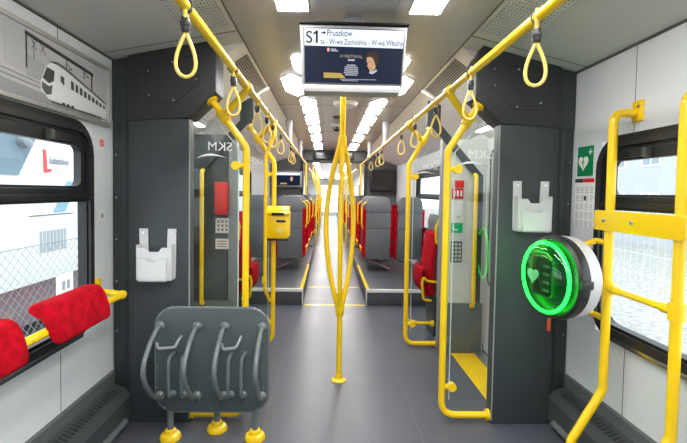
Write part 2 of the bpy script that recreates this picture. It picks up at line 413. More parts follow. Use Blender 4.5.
# ------------------------------------------------------------------ far partitions beyond the doors
for s in (-1, 1):
    pm = mat('partition_lit', (.62, .65, .62), .35) if s > 0 else mat('partition_unlit', (.08, .095, .1), .3)  # light put into the colour: right panel lit, left panel dark with reflection
    t = thing('far_partition', (s*1.05, 3.7, 0), ('pale partition beyond the right doorway with red alarm box and yellow grab bar' if s > 0 else 'dark partition beyond the left doorway with red alarm box and yellow grab bar'), 'partition')
    obj('panel', MB().box(s*.97, s*1.29, 3.66, 3.73, .0, 1.88), pm, t)
    obj('post', MB().box(s*.89, s*.965, 3.655, 3.735, 0, 1.88, .008), mat('post_grey', (.25, .265, .27), .4), t)
    obj('lower_box', MB().box(s*.90, s*1.27, 3.63, 3.66, .0, .44, .004), GREYM, t)
    bm_ = [(s*.745, 2.2), (s*.745, 1.99), (s*.80, 1.97), (s*1.19, 1.54), (s*1.19, .45), (s*1.245, .45), (s*1.245, 1.56), (s*.86, 2.0), (s*.86, 2.16)]
    obj('overhead_beam', MB().prism(bm_, 'y', 3.62, 3.657, .004), GREYD, t)
    for z in (.14, .30, .36): obj('screw', MB().cyl((s*1.2, 3.626, z), (s*1.2, 3.631, z), .006, 8), STEEL, t)
    g = obj('grab_bar', MB().tube(fillet([(s*1.17, 3.63, .42), (s*1.17, 3.585, .43), (s*1.17, 3.585, 1.56), (s*1.17, 3.63, 1.57)], .03), .018, 10), YEL, t)
    x0 = .95 if s > 0 else .94
    sg = thing('emergency_handle', (s*(x0+.06), 3.64, 1.37 if s > 0 else 1.17), 'red emergency alarm box on the pale right partition' if s > 0 else 'tall red emergency alarm box on the dark left partition', 'alarm box')
    if s > 0:
        obj('housing', MB().box(1.0, 1.085, 3.64, 3.66, 1.455, 1.52, .006), REDP, sg); obj('plate', MB().box(.985, 1.085, 3.65, 3.66, 1.36, 1.45, .003), REDP, sg)
        q = MB()
        for i in range(3): q.box(.995+i*.03, 1.012+i*.03, 3.6485, 3.6505, 1.38, 1.43)
        obj('lettering', q, SIGNW, sg)
        p = thing('notice', (1.02, 3.65, 1.06), 'white notice with a green phone pictogram below the red alarm box', 'sign')
        obj('sheet', MB().box(.985, 1.085, 3.652, 3.659, 1.15, 1.345), SIGNW, p)
        obj('pictogram', MB().tube([(1.045+.016*math.cos(a*2*PI/3+.5), 3.651, 1.20+.016*math.sin(a*2*PI/3+.5)) for a in range(3)], .004, 6, closed=True), mat('green_print', (.05, .4, .12), .5), p)
        gp = obj('phone_panel', MB().box(.985, 1.085, 3.652, 3.659, 1.06, 1.145), mat('green_bright', (.0, .45, .16), .4), p)
        obj('pictogram', MB().tube([(1.0, 3.65, 1.125), (1.0, 3.65, 1.1), (1.015, 3.65, 1.085), (1.04, 3.65, 1.085)], .008, 8), SIGNW, p)
        sq = thing('instruction_sticker', (1.01, 3.65, .80), 'dark printed instruction sticker below the green phone panel', 'sticker')
        obj('sheet', MB().box(.985, 1.085, 3.653, 3.659, .80, .985), mat('sticker_dark', (.07, .08, .08), .4), sq)
        q = MB()
        for i in range(3):
            for k in range(5): q.box(.99+i*.032, 1.012+i*.032, 3.6515, 3.6535, .812+k*.034, .834+k*.034)
        obj('print', q, mat('print_pale', (.5, .52, .5), .5), sq)
    else:
        obj('housing', MB().box(-1.07, -.965, 3.60, 3.66, 1.19, 1.47, .01), REDP, sg); obj('cover', MB().box(-1.05, -.985, 3.594, 3.601, 1.23, 1.44, .006), mat('red_light', (.8, .07, .05), .2), sg)
        for z0, z1, lb in ((1.03, 1.16, 'white sticker with small pictograms right under the red alarm box'), (.89, .98, 'white text sticker lower on the dark left partition')):
            p = thing('safety_sticker', (-1.01, 3.65, z0), lb, 'sticker')
            obj('sheet', MB().box(-1.07, -.955, 3.65, 3.659, z0, z1), mat('sheet_pinkish', (.75, .68, .68), .5), p)
            q = MB()
            for i in range(3 if z0 > 1 else 1):
                for k in range(3): 
                    if z0 > 1: q.box(-1.055+i*.035, -1.035+i*.035, 3.648, 3.6505, z0+.02+k*.035, z0+.04+k*.035)
                    else: q.box(-1.055, -.975, 3.648, 3.6505, z0+.02+k*.022, z0+.028+k*.022)
            obj('print', q, mat('print_grey', (.25, .2, .2), .5), p)

# ------------------------------------------------------------------ glass draught screens with yellow tube frames
def clampbit(mb, x, y, z, s):   # small disc shaped glass clamp
    mb.tube([(x, y, z), (x+s*.05, y, z)], .016, 10)
    mb.cyl((x+s*.05, y-.016, z), (x+s*.05, y+.016, z), .027, 14)
def screen(s, y, xp, label, tee_y, far):
    t = thing('draught_screen', (s*.75, y, 0), label, 'glass screen', 'glass draught screens at the doors')
    zb = 1.66; r = .0205
    end = (s*.80, y, 1.935) if not far else (s*.80, y-.03, 1.965)
    path = fillet([(s*.915, y, .034), (s*xp, y, .034), (s*xp, y, zb), end], .09, 8)
    obj('frame_tube', MB().tube(path, r, 14), YEL, t)
    fl = Vector(end); dr = (Vector(end)-Vector((s*xp, y, zb))).normalized()
    obj('flange', MB().cyl(fl-dr*.012, fl+dr*.004, .036, 18), YEL, t)
    obj('flange', MB().cyl((s*.90, y, .036), (s*.917, y, .036), .034, 16), YEL, t)
    # arm linking the tube with the overhead rail
    cp = Vector((s*xp, y, zb)).lerp(fl, .66)
    rx = (-.575 if s < 0 else .598)
    obj('linking_arm', MB().tube([cp, Vector((rx, tee_y, 1.985))], .021, 12), YEL, t)
    obj('joint', MB().tube([cp-dr*.035, cp+dr*.035], .032, 14), YEL, t)
    obj('joint', MB().cyl((rx, tee_y-.035, 2.0), (rx, tee_y+.035, 2.0), .028, 14), YEL, t)
    for z in (1.55, .21):
        cb = MB(); clampbit(cb, s*(xp+.012), y, z, s); obj('glass_clamp', cb, YEL, t)
    x0, x1 = xp+.045, .91
    gl = [(s*x0, .13), (s*x1, .13), (s*x1, 1.815), (s*(x0+.14), 1.815), (s*x0, 1.655)]
    g = obj('pane', MB().prism(gl, 'y', y-.004, y+.004), GLASS, t)
    obj('pane_edge', MB().tube([(s*x0, y, .13), (s*x0, y, 1.655), (s*(x0+.14), y, 1.815)], .0035, 6), mat('glass_edge', (.55, .66, .64), .2), t)
    # mirrored operator lettering and swoosh, printed on the far side of the pane
    cx = -.765 if s < 0 else .80; dz = 0 if s < 0 else -.02
    text('lettering', 'SKM', .075, OFFW, t, (cx+.09, y-.006, 1.635+dz), (-1, 0, .02), (0, 0, 1), sx=1.05)
    sw = []
    for k in range(13):
        a = k/12; sw.append((cx-.12+.21*a, 1.592+dz+.035*math.sin(PI*min(1, a*1.15))*(1-a*.55)))
    for k in range(12, -1, -1):
        a = k/12; sw.append((cx-.12+.21*a, 1.590+dz+.022*math.sin(PI*a)*(1-a*.6)))
    obj('swoosh', MB().prism(sw, 'y', y-.0055, y-.0045), OFFW, t)
    return t
screen(-1, 2.537, .592, 'glass draught screen left of the aisle, nearest the bicycle rack', 2.46, False)
screen(1, 2.537, .620, 'glass draught screen right of the aisle beside the near partition', 2.46, False)
screen(-1, 3.765, .582, 'glass draught screen beyond the left doorway carrying the ticket validator', 3.66, True)
screen(1, 3.765, .622, 'glass draught screen beyond the right doorway next to a tip-up seat', 3.66, True)
# extra pole beside validator post
p = thing('grab_pole', (-.60, 3.62, 0), 'thin yellow pole clamped beside the ticket validator post', 'pole')
obj('tube', MB().tube(fillet([(-.565, 3.62, 2.0), (-.565, 3.62, 1.88), (-.635, 3.62, 1.7), (-.635, 3.62, .55), (-.61, 3.74, .42)], .06), .016, 10), YEL, p)
obj('clamp', MB().box(-.66, -.62, 3.60, 3.64, .60, .66, .008), YEL, p)

# ticket validator
v = thing('ticket_validator', (-.53, 3.75, .95), 'yellow ticket validator clamped to the post left of the aisle', 'validator')
obj('body', MB().prism(rrect(-.64, -.43, .985, 1.24, .035), 'y', 3.655, 3.752, .012), YEL, v)
obj('head', MB().prism([(3.66, 1.17), (3.64, 1.21), (3.70, 1.27), (3.75, 1.27), (3.75, 1.17)], 'x', -.635, -.435, .006), YEL, v)
obj('screen', MB().box(-.585, -.475, 3.636, 3.650, 1.19, 1.215, .003), BLACKP, v)
obj('ticket_slot', MB().box(-.545, -.465, 3.648, 3.657, 1.13, 1.15, .003), BLACKP, v)
obj('reader', MB().cyl((-.51, 3.650, 1.06), (-.51, 3.657, 1.06), .03, 20), mat('yellow_pale', (.9, .68, .2), .35), v)
obj('base', MB().box(-.635, -.44, 3.665, 3.745, .966, .986, .004), BLACKP, v)

# ------------------------------------------------------------------ overhead rails and hand straps
RXL, RXR = -.575, .598
for x, lb in ((RXL, 'long yellow overhead rail running along the left of the aisle'), (RXR, 'long yellow overhead rail running along the right of the aisle')):
    t = thing('overhead_rail', (x, 3.5, 2.0), lb, 'handrail', 'overhead rails')
    obj('tube', MB().cyl((x, YB+.02, 2.0), (x, 8.98, 2.0), .0185, 16), YEL, t)
    for y in (-.9, 5.35, 7.4):
        sg = -1 if x < 0 else 1
        obj('ceiling_bracket', MB().tube([(x, y, 2.0), (x+sg*.02, y, 2.1), (x+sg*.03, y, 2.30)], .02, 10, radii=[.02, .028, .05]), GREYL, t)
    for y in (.35, 2.75, 5.0): obj('sleeve', MB().cyl((x, y-.03, 2.0), (x, y+.03, 2.0), .0215, 16), YEL, t)
    sg = -1 if x < 0 else 1
    obj('end_pole', MB().tube(fillet([(x, 8.97, 2.0), (x, 8.985, 2.0), (x, 8.985, .0 if True else 0)], .02), .02, 10), YEL, t)
def strap_proto():
    t = thing('hand_strap', (0, 0, 0), 'x', 'hand strap', 'hand straps on the overhead rails')
    pts = []
    for k in range(14):
        a = -2.2+4.4*k/13
        pts.append((0, .024*math.sin(a), .024*math.cos(a)))
    obj('collar', MB().tube(pts+[(0, .012, -.035), (0, -.012, -.035)], .0075, 8, closed=True), STRAP, t)
    obj('clip', MB().cyl((0, -.011, .003), (0, .011, .003), .0225, 16), BLACKP, t)
    obj('buckle', MB().box(-.013, .013, -.016, .016, -.085, -.035, .006).box(-.015, .015, -.018, .018, -.068, -.05, .004), BLACKP, t)
    L = []
    for k in range(33):
        a = k/32*2*PI
        w = .044*math.sin(a)*(math.sin(a/2)**1.35); z = -.080-.148*(1-math.cos(a))/2
        L.append((w, 0, z))
    obj('loop', MB().tube(L[:-1], .0062, 8, closed=True), STRAP, t)
    return t
sp = strap_proto()
ords = ['nearest', 'second', 'third', 'fourth', 'fifth', 'sixth', 'seventh', 'eighth']
first = True
for x, side, ys in ((RXL, 'left', (1.41, 2.11, 2.8, 3.25, 3.6, 4.2, 5.35, 5.65)), (RXR, 'right', (1.43, 2.09, 2.75, 3.42, 4.05, 5.55, 5.95, 6.9))):
    for i, y in enumerate(ys):
        lb = (f'nearest cream yellow hand strap on the {side} overhead rail' if i == 0 else f'{ords[i]} cream yellow hand strap from the camera on the {side} overhead rail')
        rz = random.uniform(-.3, .3)+(.25 if side == 'left' else -.15)
        if first: sp.location = (x, y, 2.0); sp.rotation_euler = (0, 0, rz); sp['label'] = lb; first = False
        else: dup(sp, (x, y, 2.0), lb, rz)

# ------------------------------------------------------------------ centre pole with three bowed branches
t = thing('centre_pole', (0, 3.08, 0), 'yellow centre pole branching into three bowed tubes in the middle of the aisle', 'pole')
obj('lower_tube', MB().cyl((0, 3.08, 0), (0, 3.08, .56), .021, 16), YEL, t)
obj('upper_tube', MB().cyl((0, 3.08, 1.76), (0, 3.08, 2.30), .021, 16), YEL, t)
obj('joint', MB().lathe([(.021, -.05), (.032, -.03), (.036, .03), (.03, .06)], (0, 3.08, .53)), YEL, t)
obj('joint', MB().lathe([(.03, -.08), (.036, -.03), (.03, .04), (.021, .06)], (0, 3.08, 1.76)), YEL, t)
for a in (182, 266, 32):
    ca, sa = math.cos(math.radians(a)), math.sin(math.radians(a))
    pts = []
    for k in range(25):
        u = k/24; d = .012+.098*math.sin(PI*u)**.9
        pts.append((ca*d, 3.08+sa*d, .54+u*1.22))
    obj('branch', MB().tube(pts, .0185, 12), YEL, t)
obj('foot', MB().lathe([(.055, 0), (.055, .006), (.03, .018), (.024, .05)], (0, 3.08, 0)), YEL, t)

# ------------------------------------------------------------------ ceiling lights
def light(poly, label, grp):
    cx = sum(p[0] for p in poly)/len(poly); cy = sum(p[1] for p in poly)/len(poly)
    t = thing('ceiling_light', (cx, cy, 2.285), label, 'ceiling light', grp)
    obj('diffuser', MB().prism(poly, 'z', 2.288, 2.299), LAMP, t)
    obj('frame', MB().tube([(p[0], p[1], 2.295) for p in poly], .005, 6, closed=True), SILV, t)
LBL = []
for s, side in ((-1, 'left'), (1, 'right')):
    G = f'{side} row of ceiling lights'
    def X(v): return s*v+CX
    i0, i1 = (.25, .40)
    light([(X(i0), -1.6), (X(i1), -1.6), (X(i1), .35), (X(i0), .35)], f'bright ceiling light panel of the {side} row behind the camera', G)
    light([(X(i0), .5), (X(i1), .5), (X(i1), 2.11), (X(i0), 2.11)], f'large bright ceiling light at the top edge, {side} of the monitor mount', G)
    light([(X(i0), 2.83), (X(i1), 2.83), (X(i1), 3.10), (X(.345), 3.22), (X(i0), 3.24)], f'short ceiling light in the {side} row just behind the monitor edge', G)
    light([(X(.36), 3.36), (X(.435), 3.22), (X(.525), 3.36), (X(.525), 3.76), (X(.435), 3.95), (X(.36), 3.83)], f'hexagonal ceiling light stepping outward in the {side} row', G)
    light([(X(.27), 4.16), (X(.345), 4.05), (X(.425), 4.12), (X(.425), 4.38), (X(.27), 4.33)], f'pointed ceiling light in the {side} row just past the hexagonal one', G)
    nn = ['first', 'second', 'third', 'fourth', 'fifth']
    for k, (a, b) in enumerate(((4.46, 4.80), (4.95, 5.58), (5.80, 6.34), (6.60, 7.4), (7.75, 8.9))):
        g = .06+.01*k
        light([(X(.27), a), (X(.425), a+g), (X(.425), b), (X(.27), b-g)], f'{nn[k]} straight light panel beyond the pointed one in the {side} ceiling row', G)
for s, side in ((-1, 'left'), (1, 'right')):
    t = thing('door_light', (s*1.16, 3.15, 1.915), f'slim bright strip light at the head of the {side} door', 'door light')
    obj('diffuser', MB().box(s*1.12, s*1.17, 2.8, 3.5, 1.915, 1.93, .004), mat('door_lamp_diffuser', (.02, .02, .02), .6, emit=(1., .98, .94), estr=16., spec=.08), t)
    obj('housing', MB().box(s*1.105, s*1.185, 2.78, 3.52, 1.925, 1.975, .004), SILV, t)
# ceiling vents and detectors
def vent(name, x0, x1, y0, y1, zf, m, mb_m, n, label, perforated=False):
    t = thing('ceiling_vent', ((x0+x1)/2, (y0+y1)/2, zf((x0+x1)/2)-.01), label, 'vent', 'ceiling vents')
    obj('backing', MB().prism([(x0, zf(x0)-.001), (x1, zf(x1)-.001), (x1, zf(x1)+.004), (x0, zf(x0)+.004)], 'y', y0, y1), mb_m, t)
    b = MB()
    for k in range(n):
        if perforated:
            y = y0+(y1-y0)*(k+.2)/n; w = (y1-y0)/n*.5
            b.prism([(x0, zf(x0)-.005), (x1, zf(x1)-.005), (x1, zf(x1)+.002), (x0, zf(x0)+.002)], 'y', y, y+w)
        else:
            xa = x0+(x1-x0)*(k+.1)/n; xb = x0+(x1-x0)*(k+.45)/n
            b.prism([(xa, zf(xa)-.005), (xb, zf(xb)-.005), (xb, zf(xb)+.002), (xa, zf(xa)+.002)], 'y', y0, y1)
    if not perforated:
        for y in (y0, y1-.012): b.prism([(x0, zf(x0)-.006), (x1, zf(x1)-.006), (x1, zf(x1)+.002), (x0, zf(x0)+.002)], 'y', y, y+.012)
    for k in range(14 if perforated else 0):
        xx = x0+(x1-x0)*(k+.5)/14; b.box(xx-.004, xx+.004, y0, y1, zf(xx)-.006, zf(xx)+.002)
    obj('slats', b, m, t)
for s, side in ((-1, 'left'), (1, 'right')):
    e = cl if s < 0 else cr
    zs = lambda x, e=e, s=s: 2.30-(.415/.60)*max(0, (x-e)*s)
    zo = lambda x, e=e, s=s: 2.30-((.142 if s < 0 else .162)/(1.38-abs(e)))*max(0, (x-e)*s)
    vent('v', e+s*.02, e+s*.15, 2.78, 3.6, zs, mat('vent_bar', (.30, .29, .27), .5), mat('vent_dark', (.05, .045, .04), .6), 10, f'dark slotted ceiling vent along the {side} edge of the flat ceiling over the door')
    vent('v', e+s*.37, e+s*.48, 2.75, 3.02, zs, HEAD, MATS['vent_dark'], 9, f'small slotted vent on the sloping panel over the {side} door, nearer one')
    vent('v', e+s*.37, e+s*.48, 3.2, 3.5, zs, HEAD, mat('vent_mid', (.3, .3, .3), .6), 9, f'small slotted vent on the sloping panel over the {side} door, farther one')
    vent('v', e+s*.03, e+s*.26, .55, 2.33, zo, CEILO, MATS['vent_dark'], 60, f'perforated grey ceiling grille above the {side} overhead rail', True)
    struct('trim_10', MB().prism([(e, 2.2985), (s*W, (2.157 if s < 0 else 2.137)), (s*W, 2.162), (e, 2.302)], 'y', 2.405, 2.412), MATS['ceiling_joint'])
t = thing('ceiling_sensor', (.06, 4.2, 2.24), 'round flat off-white ceiling unit behind the centre pole', 'sensor')
obj('housing', MB().lathe([(.0, -.055), (.09, -.055), (.11, -.045), (.13, 0)], (.06, 4.2, 2.30)), OFFW, t)
obj('base_ring', MB().lathe([(.13, -.012), (.14, -.01), (.14, 0)], (.06, 4.2, 2.30)), mat('beige_plastic', (.55, .52, .47), .4), t)
t = thing('smoke_detector', (0, 5.6, 2.2), 'small dark and white dome detector on the ceiling behind the round unit', 'detector')
obj('base', MB().lathe([(.05, -.04), (.075, -.02), (.075, 0)], (0, 5.6, 2.30)), WHITEP, t)
obj('dome', MB().lathe([(0, -.10), (.03, -.095), (.05, -.07), (.05, -.04)], (0, 5.6, 2.30)), BLACKP, t)
t = thing('ceiling_speaker', (0, 5.05, 2.28), 'dark round ceiling speaker between sensor and detector', 'speaker')
obj('grille', MB().lathe([(0, -.02), (.05, -.02), (.06, 0)], (0, 5.05, 2.30)), mat('grille_grey', (.12, .12, .12), .6), t)

# ------------------------------------------------------------------ information monitor
ym = 2.1
t = thing('information_monitor', (.012, ym+.05, 1.89), 'ceiling hung passenger information monitor showing line S1 above the aisle', 'monitor')
obj('housing', MB().prism([(-.252, 2.225), (.282, 2.22), (.262, 1.93), (.25, 1.897), (-.23, 1.899), (-.24, 1.935)], 'y', ym, ym+.11, .008), SILV, t)
obj('chin', MB().box(-.231, .251, ym-.010, ym+.10, 1.894, 1.929, .004), mat('chin_pale', (.36, .36, .37), .45), t)
obj('visor', MB().box(-.255, .287, ym-.014, ym+.11, 2.223, 2.234, .003), mat('visor_black', (.012, .012, .013), .7, spec=.1), t)
obj('bezel', MB().prism([(-.236, 2.207), (.272, 2.203), (.255, 1.930), (-.226, 1.932)], 'y', ym-.004, ym+.002), BLACKP, t)
obj('mount', MB().box(-.03, .07, ym+.08, ym+.10, 2.23, 2.30, .004), CEILS, t)
scr = obj('screen', MB().prism([(-.229, 2.201), (.266, 2.197), (.250, 1.938), (-.221, 1.940)], 'y', ym-.006, ym-.003), emis('screen_navy', (.006, .014, .040), .9), t)
ban = obj('banner', MB().prism([(-.229, 2.201), (.266, 2.197), (.2585, 2.112), (-.226, 2.118)], 'y', ym-.008, ym-.005), emis('screen_white', (.80, .88, 1.), .95), t)
INK = emis('screen_ink', (.01, .012, .02), .3)
yt = ym-.0085
text('lettering', 'S', .083, INK, ban, (-.222, yt, 2.130), (1, 0, -.005), (0, 0, 1), sx=.95)
obj('lettering', MB().prism([(-.171, 2.130), (-.161, 2.130), (-.161, 2.190), (-.168, 2.190), (-.183, 2.178), (-.183, 2.169), (-.171, 2.176)], 'y', yt-.0006, yt+.0006), INK, ban)
text('lettering', 'Pruszk\u00f3w', .044, INK, ban, (-.118, yt, 2.166), (1, 0, -.005), (0, 0, 1), sx=.72)
text('lettering', 'ta - W-wa Zachodnia - W-wa W\u0142ochy', .037, INK, ban, (-.148, yt, 2.126), (1, 0, -.006), (0, 0, 1), sx=.71)
obj('arrow', MB().prism([(-.144, 2.183), (-.132, 2.183), (-.132, 2.190), (-.122, 2.180), (-.132, 2.170), (-.132, 2.177), (-.144, 2.177)], 'y', yt-.0005, yt+.0005), INK, ban)
GOLD = emis('screen_gold', (.55, .38, .10), .8); SWH = emis('screen_text', (.55, .58, .65), .8)
obj('gold_bar', MB().prism([(-.13, 1.988), (-.045, 1.986), (-.022, 1.962), (-.13, 1.962)], 'y', yt, yt+.002), GOLD, scr)
text('lettering', 'IV FESTIWAL', .021, emis('screen_text_gold', (.42, .36, .25), .8), scr, (.005, yt, 2.061), (1, 0, -.004), (0, 0, 1), 'CENTER', sx=.95)
q = MB().box(-.012, .022, yt, yt+.002, 2.047, 2.054)
for k, w in enumerate((.022, .032, .034, .034, .036, .03)): q.box(.005-w, .005+w, yt, yt+.002, 2.024-k*.0095, 2.028-k*.0095)
q.box(-.05, .13, yt, yt+.002, 1.9555, 1.9575); q.box(-.04, .04, yt, yt+.002, 1.949, 1.951)
obj('print', q, SWH, scr)
obj('emblem', MB().prism([(-.115, 2.107), (-.103, 2.107), (-.103, 2.095), (-.109, 2.088), (-.115, 2.095)], 'y', yt, yt+.002), emis('screen_pink', (.9, .5, .5), .8), scr)
obj('print', MB().box(-.097, -.07, yt, yt+.002, 2.1, 2.104).box(-.097, -.06, yt, yt+.002, 2.092, 2.096), SWH, scr)
# printed head of a dark haired person in white collar
def ell(cx, cz, a, b, rot=0, n=20):
    o = []
    for k in range(n):
        u = 2*PI*k/n; x, z = a*math.cos(u), b*math.sin(u)
        o.append((cx+x*math.cos(rot)-z*math.sin(rot), cz+x*math.sin(rot)+z*math.cos(rot)))
    return o
obj('hair', MB().prism([(.072, 2.064), (.078, 2.082), (.098, 2.096), (.122, 2.099), (.138, 2.088), (.142, 2.066), (.140, 2.044), (.132, 2.026), (.118, 2.03), (.10, 2.056), (.085, 2.066)], 'y', yt, yt+.001), emis('screen_hair', (.045, .03, .022), .8), scr)
obj('face', MB().prism([(.080, 2.062), (.094, 2.068), (.110, 2.062), (.124, 2.046), (.128, 2.026), (.122, 2.010), (.105, 1.998), (.094, 2.004), (.089, 2.016), (.083, 2.022), (.087, 2.034), (.080, 2.048)], 'y', yt-.001, yt), emis('screen_skin', (.62, .36, .20), .85), scr)
obj('hair', MB().prism([(.108, 2.066), (.128, 2.060), (.134, 2.034), (.126, 2.018), (.120, 2.04)], 'y', yt-.002, yt-.001), MATS['screen_hair'], scr)
obj('collar', MB().prism([(.096, 2.0), (.112, 1.998), (.130, 2.008), (.132, 1.998), (.112, 1.984), (.094, 1.987)], 'y', yt-.0012, yt-.0002), SWH, scr)
FACED = emis('screen_shade', (.2, .09, .05), .8)
for c in ((.091, 2.045), (.103, 2.044)): obj('eye', MB().prism(ell(c[0], c[1], .004, .0018), 'y', yt-.0018, yt-.0008), FACED, scr)
obj('mouth', MB().prism(ell(.097, 2.014, .005, .0016), 'y', yt-.0018, yt-.0008), FACED, scr)

# ------------------------------------------------------------------ left wall: picture, stickers, lean rests
xw = -W
t = thing('framed_picture', (xw+.01, 1.7, 1.76), 'long framed greyscale print of a train above the left window', 'picture')
xi = xw+.012
y0, y1, z0, z1 = .75, 2.455, 1.765, 2.075
fr = MB().box(xw+.001, xw+.022, y0, y1, z1-.008, z1+.014, .004).box(xw+.001, xw+.022, y0, y1, z0-.012, z0+.008, .004).box(xw+.001, xw+.022, y1-.012, y1+.008, z0-.012, z1+.014, .004).box(xw+.001, xw+.022, y0-.008, y0+.012, z0-.012, z1+.014, .004)
obj('frame', fr, mat('frame_silver', (.52, .52, .5), .35, metal=.4), t)
pr = obj('print', MB().box(xw+.002, xi, y0, y1, z0, z1), mat('print_base', (.47, .46, .49), .5, noise=.06, nscale=6), t)
PN = [0]; MODE = [None]
def pp(pts, col, d=0, nm='print_shape', remap=None):
    PN[0] += 1; d = PN[0]*.12
    f_ = {'t': lambda y: 1.885+(y-1.955)*1.172, 'g': lambda y: 1.80+(y-1.838)*.958}.get(remap or MODE[0])
    if f_: pts = [(f_(p[0]), p[1]) for p in pts]
    obj(nm, MB().prism(pts, 'x', xi-.001, xi+.0006+d*.0006), mat(f'ink_{int(col*1000)}', (col, col, col*1.03), .5), pr)
def line(a, b, w, col, d=1):
    dy, dz = b[0]-a[0], b[1]-a[1]; L = math.hypot(dy, dz); ny, nz = -dz/L*w/2, dy/L*w/2
    pp([(a[0]+ny, a[1]+nz), (b[0]+ny, b[1]+nz), (b[0]-ny, b[1]-nz), (a[0]-ny, a[1]-nz)], col, d)
pp([(y0, 1.875), (2.44, 1.79), (2.44, 1.77), (y0, 1.77)], .30)                 # ground
pp([(y0, 1.90), (1.98, 1.845), (2.05, 1.83), (y0, 1.86)], .42)
pp([(1.68, 2.06), (1.75, 2.062), (1.98, 1.98), (1.98, 1.86), (1.68, 1.89)], .42)  # grey building
pp([(1.80, 1.96), (2.02, 1.93), (2.02, 1.86), (1.80, 1.87)], .36)
for z in (1.86, 1.88): line((y0, z+.03), (2.0, z-.03), .004, .14)
MODE[0] = 'g'
line((1.83, 2.045), (2.36, 2.005), .017, .03, 2)                                # gantry
line((1.838, 2.045), (1.838, 1.90), .010, .03, 2); line((2.345, 2.01), (2.345, 1.79), .010, .03, 3); line((1.885, 2.04), (1.885, 1.95), .003, .05, 2)
for yy in (2.12, 2.27):
    line((yy, 2.02), (yy, 1.965), .004, .06, 2); line((yy, 2.0), (yy+.045, 1.975), .003, .06, 2); line((yy, 1.965), (yy+.045, 1.985), .003, .06, 2)
for yy in (1.87, 1.93): line((yy, 2.03), (yy+.03, 1.99), .003, .15, 2); line((yy+.03, 2.03), (yy, 1.99), .003, .15, 2)
# the drawn train
MODE[0] = 't'
pp([(1.955, 1.83), (1.955, 1.87), (1.985, 1.94), (2.01, 1.965), (2.06, 1.972), (2.10, 1.965), (2.42, 1.87), (2.42, 1.80), (2.13, 1.795), (2.0, 1.80)], .72, 2)
pp([(2.0, 1.968), (2.05, 1.984), (2.10, 1.978), (2.42, 1.882), (2.42, 1.872), (2.10, 1.962), (2.05, 1.970)], .12, 3)
pp([(1.965, 1.885), (1.99, 1.94), (2.035, 1.935), (2.03, 1.888), (2.0, 1.87)], .05, 3)       # windscreen
pp([(1.96, 1.84), (1.962, 1.868), (2.0, 1.858), (2.022, 1.868), (2.015, 1.825), (1.985, 1.815)], .10, 3)
pp([(2.072, 1.90), (2.072, 1.928), (2.095, 1.925), (2.095, 1.885)], .07, 3)
for k in range(9):
    a = 2.14+k*.031; zt = 1.925-k*.0075; h = .045-k*.0032
    pp([(a, zt), (a+.02, zt-.004), (a+.02, zt-h), (a, zt-h+.002)], .07, 3)
for k in range(3): pp(ell(2.09+k*.03, 1.797, .011, .009), .05, 3)
line((2.02, 1.792), (2.42, 1.79), .006, .08, 3)
MODE[0] = None
for k in range(2): pp([(2.38, 1.795-k*.012), (2.425, 1.795-k*.012), (2.425, 1.789-k*.012), (2.38, 1.789-k*.012)], .75, 4)

for zc, lb in ((1.655, 'white sticker with a red ringed prohibition sign on the left wall'), (1.245, 'small pale square sticker on the left wall below the red ringed prohibition sign')):
    t = thing('wall_sticker', (xw+.001, 2.40, zc-.03), lb, 'sticker')
    obj('sheet', MB().prism(rrect(2.375, 2.43, zc-.032, zc+.032, .006), 'x', xw, xw+.0015), SIGNW, t)
    if zc > 1.5:
        obj('ring', MB().tube([(xw+.0015, 2.4025+.021*math.cos(a*PI/10), zc+.021*math.sin(a*PI/10)) for a in range(20)], .003, 6, closed=True), REDP, t)
        obj('pictogram', MB().prism([(2.396, zc-.012), (2.408, zc-.010), (2.410, zc+.012), (2.398, zc+.012)], 'x', xw+.001, xw+.0025), SIGNK, t)
        obj('bar', MB().prism([(2.388, zc+.013), (2.392, zc+.016), (2.417, zc-.013), (2.413, zc-.016)], 'x', xw+.001, xw+.003), REDP, t)
    else:
        obj('pictogram', MB().tube([(xw+.0015, 2.4025+.013*math.cos(a*PI/6), zc+.013*math.sin(a*PI/6)) for a in range(12)], .002, 6, closed=True).box(xw, xw+.003, 2.399, 2.406, zc-.006, zc+.008), mat('sticker_grey', (.25, .25, .27), .5), t)

